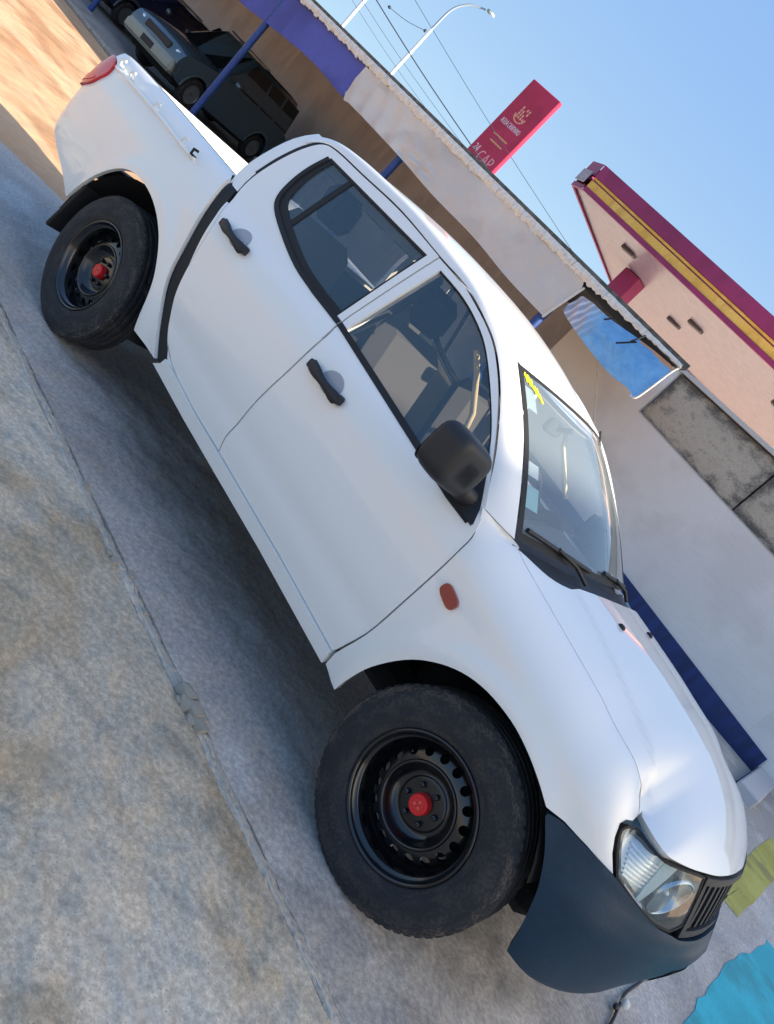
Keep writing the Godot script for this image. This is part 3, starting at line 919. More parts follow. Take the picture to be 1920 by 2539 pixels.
func wheel(T: Node3D, at: Vector3, side: float, steer: float) -> void:
	var W := Node3D.new()
	W.name = "wheel"
	T.add_child(W, true)
	W.position = at
	W.rotation = Vector3(0, steer + (0.0 if side > 0 else PI), 0)
	var prof := [Vector2(.237, -.09), Vector2(.262, -.100), Vector2(.29, -.104), Vector2(.33, -.101), Vector2(.355, -.092), Vector2(.373, -.078)]
	for g in [-.05, -.018, .018, .05]:
		prof.append_array([Vector2(.377, g - .011), Vector2(.377, g - .006), Vector2(.368, g - .005), Vector2(.368, g + .005), Vector2(.377, g + .006), Vector2(.377, g + .011)])
	prof.append_array([Vector2(.373, .078), Vector2(.3685, .083), Vector2(.362, .0845), Vector2(.355, .092), Vector2(.347, .0965), Vector2(.344, .0955), Vector2(.335, .0995), Vector2(.315, .104), Vector2(.30, .1055), Vector2(.297, .1040), Vector2(.285, .1055), Vector2(.27, .103), Vector2(.262, .101), Vector2(.258, .0975), Vector2(.248, .096), Vector2(.240, .091), Vector2(.236, .084)])
	part(W, "tyre", lathe(prof, 72), M.tyre)
	# shoulder blocks
	var lug := MB.new()
	for k in 64:
		var a := TAU * k / 64.0
		var b := Basis(Vector3.BACK, a)
		for s in [-1.0, 1.0]:
			cbox_into(lug, Vector3(.362, -.0145, .058 if s > 0 else -.080), Vector3(.3772, .0145, .080 if s > 0 else -.058), .004, Transform3D(b, Vector3.ZERO))
	part(W, "tread_blocks", lug.commit(), M.tyre).set_meta("kind", "stuff")
	part(W, "rim", lathe([Vector2(.236, .070), Vector2(.2385, .088), Vector2(.235, .0945), Vector2(.229, .095), Vector2(.224, .088), Vector2(.221, .076), Vector2(.212, .070), Vector2(.207, .066), Vector2(.202, .045), Vector2(.199, .010), Vector2(.197, .004)], 64), M.rim)
	var disc := func(p: Vector2) -> Vector3:        # p.x angle, p.y radius
		var z := tab(p.y, [[.138, .040], [.150, .036], [.165, .031], [.180, .023], [.200, .004]])
		return Vector3(cos(p.x) * p.y, sin(p.x) * p.y, z)
	var holes := []
	for k in 18:
		holes.append(ring(Vector2(TAU * (k + .5) / 18.0, .169), .098, .0155, 12))
	part(W, "rim_disc", patch(rect(Vector2(0, .138), Vector2(TAU, .200)), holes, disc, Vector2(.0873, .0155), .012, Vector3(0, 0, -1)), M.rim)
	part(W, "rim_dish", lathe([Vector2(.142, .036), Vector2(.139, .044), Vector2(.134, .0465), Vector2(.129, .043), Vector2(.122, .028), Vector2(.112, .012), Vector2(.100, .002), Vector2(.090, .000), Vector2(.086, .006), Vector2(.080, .011), Vector2(.045, .012), Vector2(.036, .012)], 56), M.rim)
	part(W, "brake_drum", lathe([Vector2(.0, -.03), Vector2(.16, -.03), Vector2(.17, -.05), Vector2(.17, -.10)], 32), M.under)
	for k in 6:
		var a := TAU * k / 6.0 + .26
		var nm := part(W, "lug_nut", lathe([Vector2(.0, .030), Vector2(.006, .030), Vector2(.0105, .026), Vector2(.0115, .010)], 6), M.rim)
		nm.position = Vector3(cos(a) * .062, sin(a) * .062, 0)
	var capm := part(W, "centre_cap", lathe([Vector2(.0, .0405), Vector2(.018, .0405), Vector2(.026, .0395), Vector2(.031, .0415), Vector2(.034, .039), Vector2(.0355, .030), Vector2(.0365, .010)], 32), M.cap_red)
	var em := MB.new()
	for k in 3:
		var a := TAU * k / 3.0 + PI / 2.0
		var o := Vector3(0, 0, .0412)
		var f := func(ang: float, r: float) -> Vector3: return o + Vector3(cos(ang) * r, sin(ang) * r, 0)
		em.quad(o, f.call(a + .5, .0115), f.call(a, .0205), f.call(a - .5, .0115), Vector3.ZERO)
	part(W, "cap_emblem", em.commit(), M.cap_mark)

func interior(T: Node3D) -> void:
	var dash := []
	for i in 13:
		var z := lerpf(-.72, .72, i / 12.0)
		var hood := .05 * exp(-pow((z + .36) / .18, 2.0))
		dash.append(PackedVector3Array([Vector3(-.46 + .06 * (1.0 - z * z), 1.115, z), Vector3(-.62, 1.11 + hood * .4, z), Vector3(-.78, 1.10 + hood, z), Vector3(-.86, 1.07 + hood, z), Vector3(-.88, .98, z), Vector3(-.84, .80, z), Vector3(-.74, .62, z)]))
	part(T, "dashboard", loft(dash), M.dash)
	# steering wheel on the far side (left-hand drive)
	var sw := MB.new()
	var c := Vector3(-1.02, 1.07, -.36)
	var bs := Basis(Vector3.BACK, .42)
	var rim := PackedVector3Array()
	for i in 33:
		var a := TAU * i / 32.0
		rim.append(c + bs * Vector3(0, sin(a) * .185, cos(a) * .185))
	tube_into(sw, rim, .015, 8)
	for a in [0.0, PI, -PI / 2.0]:
		tube_into(sw, PackedVector3Array([c + bs * Vector3(.02, 0, 0), c + bs * Vector3(0, sin(a) * .18, cos(a) * .18)]), .016, 6)
	cbox_into(sw, Vector3(-.03, -.06, -.07), Vector3(.03, .05, .07), .02, Transform3D(bs, c + Vector3(.02, 0, 0)))
	tube_into(sw, PackedVector3Array([c, c + bs * Vector3(.25, 0, 0)]), .04, 8)
	part(T, "steering_wheel", sw.commit(), M.seat_dark)
	for s in [[-1.42, .38], [-1.42, -.38], [-2.22, .40], [-2.22, -.40]]:
		var xf := Transform3D(Basis.IDENTITY, Vector3(s[0], 0, s[1]))
		var front: bool = s[0] > -2.0
		var base := part(T, "front_seat" if front else "rear_seat", cbox(Vector3(-.10, .56, -.25), Vector3(.38, .80, .25), .07, xf), M.seat)
		part(base, "backrest", cbox(Vector3(-.12, .0, -.25), Vector3(.02, .60, .25), .06, Transform3D(Basis(Vector3.BACK, .22), Vector3(s[0] - .02, .74, s[1]))), M.seat)
		part(base, "headrest", cbox(Vector3(-.10, .0, -.13), Vector3(.0, .19, .13), .045, Transform3D(Basis(Vector3.BACK, .15), Vector3(s[0] - .14, 1.34, s[1]))), M.seat_dark)
	var mr := part(T, "rear_view_mirror", cbox(Vector3(-.02, -.035, -.12), Vector3(.015, .035, .12), .014, Transform3D(Basis(Vector3.UP, .2), Vector3(-1.02, 1.455, .0))), M.seat_dark)
	part(mr, "mirror_stem", tube(PackedVector3Array([Vector3(-1.01, 1.46, 0), Vector3(-.95, 1.50, 0)]), .012, 6), M.seat_dark)
	for side in [1.0, -1.0]:
		part(T, "door_card", patch(PackedVector2Array(V([-2.45, .60, -.62, .56, -.62, 1.06, -1.6, 1.135, -2.4, 1.18])), [], bmap(1, side, .085), Vector2(.2, .1)), M.card)
		var gh := MB.new()
		tube_into(gh, PackedVector3Array([Vector3(-.98, 1.24, .60 * side), Vector3(-1.03, 1.29, .555 * side), Vector3(-1.16, 1.40, .53 * side), Vector3(-1.22, 1.46, .555 * side)]), .013, 6)
		part(T, "grab_handle", gh.commit(), M.card)
		var bpl := MB.new()
		var pp := PackedVector3Array()
		for y in [.6, .9, 1.15, 1.35, 1.55]: pp.append(body_pt(Vector2(-1.60, y), 1, side, .07))
		tube_into(bpl, pp, .05, 8)
		part(T, "door_pillar", bpl.commit(), M.seat_dark)
	part(T, "headliner", patch(rect(Vector2(-.98, .02), Vector2(.98, .97)), [], func(p: Vector2) -> Vector3: return roof_pt(p) + Vector3(0, -.035, 0), Vector2(.2, .1)), M.headliner)
	part(T, "cab_back_lining", cbox(Vector3(-2.69, .56, -.68), Vector3(-2.66, 1.20, .68), .01), M.seat_dark)

# ---------------------------------------------------------------- materials
func make_materials() -> void:
	var p := mat(Color(.92, .925, .915), .36)
	p.clearcoat_enabled = true
	p.clearcoat = .9
	p.clearcoat_roughness = .04
	M.paint = p
	M.paint_cup_shade = mat(Color(.62, .64, .67), .5)  # greyer copy of the body paint, recess shade put into the colour
	M.trim = mat(Color(.115, .125, .145), .55)
	M.rubber = mat(Color(.085, .095, .11), .7)
	var bt := mottled(256, 256, [Color(.0, .165, .25), Color(.01, .185, .28), Color(.03, .20, .28)], [.012, .03, .3], 41, .08)  # black plastic with the lens-flare blue tint mixed into its colour
	M.bumper = textured(bt, .5, bumps(.2, 5, 2.0, 256), .15, 2.0)
	M.under = mat(Color(.045, .05, .06), .9)
	# tyre rubber with road dust ground into shoulder and tread (u runs across the profile, v round the wheel)
	var tw := 256
	var th := 1024
	var ti := Image.create(tw, th, false, Image.FORMAT_RGB8)
	var tn := FastNoiseLite.new()
	tn.seed = 77
	tn.frequency = .02
	tn.fractal_octaves = 4
	for yy in th:
		for xx in tw:
			var u := float(xx) / tw
			var wob := tn.get_noise_2d(xx * 1.5, yy * .7)
			var fine := tn.get_noise_2d(xx * 9.0, yy * 6.0)
			var dust := clampf(.25 + wob * 1.6 + fine * .9, 0, 1)
			var zone := .30 + .70 * exp(-pow((u - .66 + wob * .06) / .075, 2.0)) if u > .52 else .45
			var c := Color(.15, .155, .17).lerp(Color(.38, .335, .30), dust * zone)
			c = c * (1.0 + fine * .12)
			ti.set_pixel(xx, yy, c)
	M.tyre = textured(ImageTexture.create_from_image(ti), .85)
	M.rim = mat(Color(.035, .045, .065), .2)
	M.rim.clearcoat_enabled = true
	M.rim.clearcoat = .6
	M.rim.clearcoat_roughness = .12
	M.cap_red = mat(Color(.86, .14, .15), .4)
	M.cap_mark = mat(Color(.93, .36, .26), .4)
	M.amber = mat(Color(.56, .13, .06), .25)
	M.amber.clearcoat_enabled = true
	M.tail_red = mat(Color(.80, .07, .14), .12)
	M.tail_red.clearcoat_enabled = true
	M.tail_dark = mat(Color(.88, .36, .42), .15)
	M.chrome = mat(Color(.75, .77, .80), .12, 1.0)
	M.glass_side = pane(Color(.24, .36, .43), .40)
	M.glass_front = pane(Color(.58, .65, .69), .36)
	M.glass_lamp = pane(Color(.80, .88, .90), .10)
	M.lamp_back = mat(Color(.42, .50, .54), .3, .5)
	M.lamp_bright = mat(Color(.80, .86, .88), .3, .3)
	M.lamp_flute = mat(Color(.88, .92, .93), .2, .4)
	M.lamp_bowl = mat(Color(.66, .74, .78), .16, .9)
	M.lamp_fin = mat(Color(.72, .82, .84), .3, .4)
	M.sticker_grey = mat(Color(.62, .70, .72), .6)
	M.sticker_white = mat(Color(.80, .86, .88), .6)
	M.sticker_teal = mat(Color(.62, .84, .84), .6)
	M.yellow_ink = mat(Color(.86, .88, .12), .6)
	M.dash = mat(Color(.30, .31, .33), .75)
	M.seat = mat(Color(.36, .36, .36), .9)
	M.seat_dark = mat(Color(.13, .14, .16), .8)
	M.card = mat(Color(.85, .80, .66), .8)
	M.glass_dark = mat(Color(.10, .12, .14), .1)
	M.headliner = mat(Color(.66, .65, .60), .95)

func pane(c: Color, a: float) -> StandardMaterial3D:
	var m := mat(Color(c.r, c.g, c.b, a), .02)
	m.transparency = BaseMaterial3D.TRANSPARENCY_ALPHA
	m.metallic_specular = 1.0
	return m

# ---------------------------------------------------------------- the yard
func ground_sheet(poly: PackedVector2Array, y: float, material: Material, called: String, label := "", thick := .03, size := Vector2(10, 10), org := Vector2.ZERO) -> MeshInstance3D:
	var mb := MB.new()
	var idx := Geometry2D.triangulate_polygon(poly)
	for k in range(0, idx.size(), 3):
		var P := []
		for j in 3:
			var p: Vector2 = poly[idx[k + j]]
			P.append(p)
		mb.tri(Vector3(P[0].x, y, P[0].y), Vector3(P[1].x, y, P[1].y), Vector3(P[2].x, y, P[2].y), Vector3.UP, Vector3.UP, Vector3.UP, (P[0] - org) / size, (P[1] - org) / size, (P[2] - org) / size)
	var c := Vector2.ZERO
	for p in poly: c += p / poly.size()
	for k in poly.size():
		var a := poly[k]
		var b := poly[(k + 1) % poly.size()]
		mb.quad(Vector3(a.x, y, a.y), Vector3(b.x, y, b.y), Vector3(b.x, y - thick, b.y), Vector3(a.x, y - thick, a.y), Vector3(c.x, y, c.y))
	return struct(called, mb.commit(), material, label)

func ragged(pts: Array, sd: int, amp: float, step := .06) -> PackedVector2Array:
	var f := FastNoiseLite.new()
	f.seed = sd
	f.frequency = 2.2
	var out := PackedVector2Array()
	for i in pts.size() - 1:
		var a: Vector2 = pts[i]
		var b: Vector2 = pts[i + 1]
		var n := maxi(1, int(a.distance_to(b) / step))
		var o := (b - a).orthogonal().normalized()
		for k in n:
			var p := a.lerp(b, float(k) / n)
			out.append(p + o * amp * (f.get_noise_2dv(p) + .6 * f.get_noise_2dv(p * 4.0)))
	out.append(pts[pts.size() - 1])
	return out

func build_ground() -> void:
	var dirt_t := mottled(1024, 1024, [Color(.72, .585, .455), Color(.765, .65, .525), Color(.61, .455, .33)], [.0030, .0055, .12], 3, .04, 2.2)
	var dm := textured(dirt_t, .95, bumps(.03, 9, 5.0), .3)
	dm.uv1_scale = Vector3(1, 1, 1)
	var g := ground_sheet(PackedVector2Array([Vector2(-150, -200), Vector2(60, -200), Vector2(60, 60), Vector2(-150, 60)]), -.03, dm, "ground", "", .02, Vector2(14, 14), Vector2(-18, -8))
	g.set_meta("label", "sunlit tan dirt yard with tyre streaks behind the truck")
	var gi := Image.create(768, 768, false, Image.FORMAT_RGB8)
	var gn := FastNoiseLite.new()
	gn.seed = 3
	gn.frequency = .05
	gn.fractal_octaves = 4
	var gs := gn.get_seamless_image(768, 768)
	gn.frequency = .16
	gn.seed = 19
	var g2 := gn.get_seamless_image(768, 768)
	for yy in 768:
		for xx in 768:
			var v := .86 + (gs.get_pixel(xx, yy).r - .5) * .24 + (g2.get_pixel(xx, yy).r - .5) * .14
			var pit := clampf((.24 - g2.get_pixel(xx, yy).r) * 6.0, 0, 1) * clampf((gs.get_pixel(xx, yy).r - .35) * 3.0, 0, 1)
			v = lerpf(v, .45, pit)
			gi.set_pixel(xx, yy, Color(v, v * .99, v * .975))
	var grit := ImageTexture.create_from_image(gi)
	# two concrete slabs with a broken mortar joint between them
	var nrm := bumps(.06, 12, 5.0)
	var t_near := mottled(2000, 1050, [Color(.83, .79, .72), Color(.89, .86, .80), Color(.75, .68, .575)], [.0030, .0075, .33], 31, .05)
	var m_near := textured(t_near, .9, nrm, .5)
	var t_far := mottled(1400, 900, [Color(.76, .74, .72), Color(.82, .80, .78), Color(.90, .885, .87)], [.004, .009, .3], 57, .05)
	var m_far := textured(t_far, .72, nrm, .25)
	for gm in [m_near, m_far]:
		gm.detail_enabled = true
		gm.detail_albedo = grit
		gm.detail_blend_mode = BaseMaterial3D.BLEND_MODE_MUL
		gm.detail_uv_layer = BaseMaterial3D.DETAIL_UV_2
		gm.uv2_triplanar = true
		gm.uv2_world_triplanar = true
		gm.uv2_scale = Vector3.ONE * .9
	var near_edge := ragged([Vector2(-7.2, 1.135), Vector2(4.0, 1.155)], 4, .016)
	var pn := near_edge.duplicate()
	pn.append_array(PackedVector2Array([Vector2(4, 7), Vector2(-7.2, 7)]))
	ground_sheet(pn, 0.0, m_near, "concrete_slab_near", "weathered beige concrete slab on the camera's side of the joint", .03, Vector2(11.2, 5.9), Vector2(-7.2, 1.1))
	var far_edge := ragged([Vector2(4.0, 1.105), Vector2(-6.7, 1.075)], 5, .012)
	var pf := far_edge.duplicate()
	pf.resize(pf.size() - 1)
	pf.append_array(ragged([Vector2(-6.7, 1.075), Vector2(-5.54, .32), Vector2(-5.06, -.05), Vector2(-4.2, -.75), Vector2(-3.6, -1.6), Vector2(-3.4, -8.6)], 6, .03))
	pf.append_array(PackedVector2Array([Vector2(4, -8.6)]))
	ground_sheet(pf, 0.0, m_far, "concrete_slab_far", "smoother grey concrete slab under the truck", .03, Vector2(10.7, 9.7), Vector2(-6.7, -8.6))
	# the joint: a crumbling ridge of mortar and a knot of rubble
	var mt := mottled(512, 128, [Color(.70, .68, .64), Color(.80, .77, .72), Color(.58, .55, .50)], [.02, .05, .3], 77, .12)
	var mortar := textured(mt, .95, bumps(.12, 15, 6.0, 256), .6)
	mortar.uv1_scale = Vector3(1, 5, 1)
	var f := FastNoiseLite.new()
	f.seed = 8
	f.frequency = 1.3
	var rows := []
	for i in 1301:
		var x := lerpf(-6.2, 1.6, i / 1300.0)
		var zc := 1.120 + .012 * f.get_noise_2d(x * 2.0, 0) + .006 * f.get_noise_2d(x * 9.0, 31)
		var w := .036 + .012 * f.get_noise_2d(x * 3.0, 5) + .008 * f.get_noise_2d(x * 17.0, 15)
		var h := .002 + .012 * clampf(f.get_noise_2d(x * 2.2, 9) + .30, 0.0, 1.0) + .003 * f.get_noise_2d(x * 12.0, 44)
		if x > .02: h *= .15
		var row := PackedVector3Array()
		for j in 9:
			var t := lerpf(-1, 1, j / 8.0)
			var prof := 1.0 - pow(absf(t), 4.0)
			row.append(Vector3(x, -.020 + (h + .020) * prof + (.0045 * f.get_noise_2d(x * 22.0, t * 2.0 + 20.0) + .0016 * f.get_noise_2d(x * 60.0, t * 5.0 + 70.0)) * prof - (.008 if t > .6 else 0.0), zc + w * t))
		rows.append(row)
	struct("mortar_joint", loft(rows), mortar, "crumbled mortar joint running between the two concrete slabs")
	var rb := mat(Color(.64, .62, .575), .95)
	rb.normal_enabled = true
	rb.normal_texture = bumps(.1, 16, 6.0, 256)
	rb.uv1_triplanar = true
	rb.uv1_scale = Vector3.ONE * 6.0
	var R := RandomNumberGenerator.new()
	R.seed = 5
	var stones := [[-.70, 1.115, .030], [-.66, 1.135, .026], [-.665, 1.098, .020], [-.63, 1.120, .030], [-.60, 1.140, .018], [-.61, 1.100, .024], [-.575, 1.125, .026], [-.68, 1.155, .014], [-1.30, 1.150, .015], [-1.34, 1.155, .012], [-1.24, 1.10, .014], [-1.73, 1.105, .014], [-1.70, 1.12, .012], [-1.06, 1.12, .010]]
	var where := ["at the left end of the largest cluster", "near edge of the largest cluster", "far edge of the largest cluster", "in the middle of the largest cluster", "on the near side of the largest cluster", "on the far side of the largest cluster", "at the right end of the largest cluster", "lying just off the largest cluster", "by the middle of the doors", "further left by the doors", "on the truck's side of the joint", "level with the rear door", "level with the rear door, nearer the camera", "alone on the joint below the front door"]
	for i in stones.size():
		var s = stones[i]
		solo("rubble_stone", "small broken concrete lump in the slab joint, " + where[i], "stone", chunk(s[2], R), rb, Vector3(s[0], s[2] * .32, s[1]), "broken concrete lumps along the slab joint")
	# turquoise and yellow lens tint laid on the ground as flat coloured sheets
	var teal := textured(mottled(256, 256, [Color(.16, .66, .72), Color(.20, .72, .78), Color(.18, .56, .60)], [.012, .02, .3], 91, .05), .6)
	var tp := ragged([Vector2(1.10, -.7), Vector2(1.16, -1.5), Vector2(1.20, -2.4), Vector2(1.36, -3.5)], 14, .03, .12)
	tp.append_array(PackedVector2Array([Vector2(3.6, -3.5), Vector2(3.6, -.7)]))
	var tpo := ground_sheet(tp, .004, teal, "flare_tint_patch", "", .003, Vector2(2.5, 2.5))
	tpo.set_meta("label", "turquoise lens tint built as a flat patch on the ground ahead of the nose")
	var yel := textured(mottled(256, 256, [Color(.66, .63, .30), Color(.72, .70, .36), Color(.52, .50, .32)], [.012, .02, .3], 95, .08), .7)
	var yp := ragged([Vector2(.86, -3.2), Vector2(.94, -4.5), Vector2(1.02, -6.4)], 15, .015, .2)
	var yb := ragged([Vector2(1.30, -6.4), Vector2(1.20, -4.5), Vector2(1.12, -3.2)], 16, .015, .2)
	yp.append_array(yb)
	ground_sheet(yp, .004, yel, "flare_tint_strip", "", .003, Vector2(2, 2)).set_meta("label", "yellow lens tint built as a flat strip on the ground near the wall")
	# kerb of the sheltered parking strip
	var km := textured(mottled(256, 64, [Color(.60, .58, .55), Color(.68, .66, .62), Color(.5, .47, .43)], [.02, .05, .3], 33, .08), .9, null, .5, .7)
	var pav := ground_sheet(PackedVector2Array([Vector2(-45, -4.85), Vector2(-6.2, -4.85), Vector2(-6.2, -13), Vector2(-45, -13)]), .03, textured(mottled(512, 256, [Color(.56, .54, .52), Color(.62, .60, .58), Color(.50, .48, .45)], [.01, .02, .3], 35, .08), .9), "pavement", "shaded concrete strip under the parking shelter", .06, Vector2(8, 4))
	struct("kerb", cbox(Vector3(-45, -.03, -4.86), Vector3(-6.2, .045, -4.76), .015), km, "thin pale kerb along the sheltered parking strip")

# ---------------------------------------------------------------- the buildings behind
func eave(x: float) -> float:
	return 2.655 - .0355 * x

func build_wall() -> void:
	var wt := mottled(1024, 512, [Color(.90, .88, .86), Color(.92, .90, .88), Color(.87, .845, .82)], [.0035, .006, .3], 101, .02)
	var wm := textured(wt, .85, bumps(.05, 17, 3.0), .15)
	wm.uv1_scale = Vector3(.11, .25, 1)
	var W := thing("yard_wall", "long smooth light-grey wall with a dark blue skirting behind the truck", "wall", Vector3(-1, 0, -8.75))
	var o := Vector3(1, 0, 8.75)
	var line := func(x: float) -> float: return 2.222 - .041 * (x + 4.44)
	var lower := PackedVector2Array([Vector2(-6.3, -.3), Vector2(4.2, -.3), Vector2(4.2, line.call(4.2)), Vector2(-4.43, 2.222), Vector2(-4.43, 3.06), Vector2(-6.3, 3.06)])
	part(W, "wall_face", extrude(lower, -9.0, -8.75), wm, o)
	var pi := Image.create(512, 256, false, Image.FORMAT_RGB8)
	var pf := FastNoiseLite.new()
	pf.seed = 61
	pf.frequency = .012
	pf.fractal_octaves = 5
	for yy in 256:
		for xx in 512:
			var n := pf.get_noise_2d(xx, yy * 1.3)
			var fine := pf.get_noise_2d(xx * 7.0, yy * 7.0)
			var border := maxf(exp(-yy / 55.0), maxf(exp(-(255 - yy) / 35.0), maxf(exp(-xx / 60.0), exp(-(511 - xx) / 45.0))))
			var mould := clampf((border * 1.1 + n * .9 + fine * .45 - .30) * 1.1, 0, 1)
			var c := Color(.73, .69, .62).lerp(Color(.80, .755, .68), clampf(.5 + n, 0, 1)).lerp(Color(.33, .315, .30), mould * .85)
			pi.set_pixel(xx, yy, c * (1.0 + fine * .10))
	var cm := textured(ImageTexture.create_from_image(pi), .95, bumps(.08, 19, 5.0), .4)
	cm.uv1_scale = Vector3(1.0 / 2.06, -1.0 / .86, 1)
	cm.uv1_offset = Vector3(4.415 / 2.06, 3.04 / .86, 0)
	for a in [[-4.415, -2.385], [-2.355, -.325], [-.295, 1.735], [1.765, 4.2]]:
		part(W, "bare_panel", extrude(PackedVector2Array([Vector2(a[0], line.call(a[0]) + .015), Vector2(a[1], line.call(a[1]) + .015), Vector2(a[1], 3.04), Vector2(a[0], 3.04)]), -9.0, -8.79), cm, o)
	part(W, "panel_backing", extrude(rect(Vector2(-4.42, 1.85), Vector2(4.2, 3.04)), -9.1, -8.98), M.under, o)
	var bead := MB.new()
	tube_into(bead, PackedVector3Array([Vector3(4.2, line.call(4.2) + .006, -8.755), Vector3(-4.43, 2.228, -8.755), Vector3(-4.43, 3.05, -8.755)]), .011, 6)
	part(W, "edge_bead", bead.commit(), mat(Color(.74, .72, .68), .8), o)
	part(W, "coping", extrude(PackedVector2Array([Vector2(-6.3, 3.06), Vector2(4.2, 3.06), Vector2(4.2, 3.125), Vector2(-6.3, 3.125)]), -9.02, -8.71), mat(Color(.80, .78, .76), .8), o)
	var blue := textured(mottled(256, 64, [Color(.10, .19, .40), Color(.12, .22, .45), Color(.10, .16, .33)], [.02, .03, .3], 105, .05), .6, null, .5, .8)
	part(W, "skirting", extrude(PackedVector2Array([Vector2(-6.3, -.05), Vector2(.42, -.05), Vector2(.42, .242), Vector2(-6.3, .66)]), -8.75, -8.72), blue, o)
	var K := thing("white_kerb", "low white kerb with a blue flank running out from the wall", "kerb", Vector3(.5, 0, -7.8))
	var ko := Vector3(-.5, 0, 7.8)
	part(K, "kerb_top", cbox(Vector3(.44, -.02, -8.71), Vector3(.72, .13, -6.6), .02), mat(Color(.74, .73, .73), .8), ko)
	part(K, "blue_flank", cbox(Vector3(.425, -.02, -8.71), Vector3(.437, .09, -6.65), .004), blue, ko)
	# unseen block added ahead of the truck, shaped to throw its shade
	var E := thing("added_shade_block", "unseen grey block added ahead of the truck to shade it", "shade_caster", Vector3(19, 0, -7))
	part(E, "wall_face", cbox(Vector3(16, -.3, -12.6), Vector3(22, 8.80, -1.3), .03), wm, Vector3(-19, 0, 7))
	part(E, "coping", cbox(Vector3(15.95, 8.802, -12.65), Vector3(22.05, 8.86, -1.25), .01), M.mortar_white, Vector3(-19, 0, 7))
	for k in 4:
		for h in [1.0, 4.6]:
			part(E, "window", cbox(Vector3(15.96, h, -11.6 + 2.7 * k), Vector3(16.02, h + 1.4, -10.2 + 2.7 * k), .01), M.glass_dark, Vector3(-19, 0, 7))

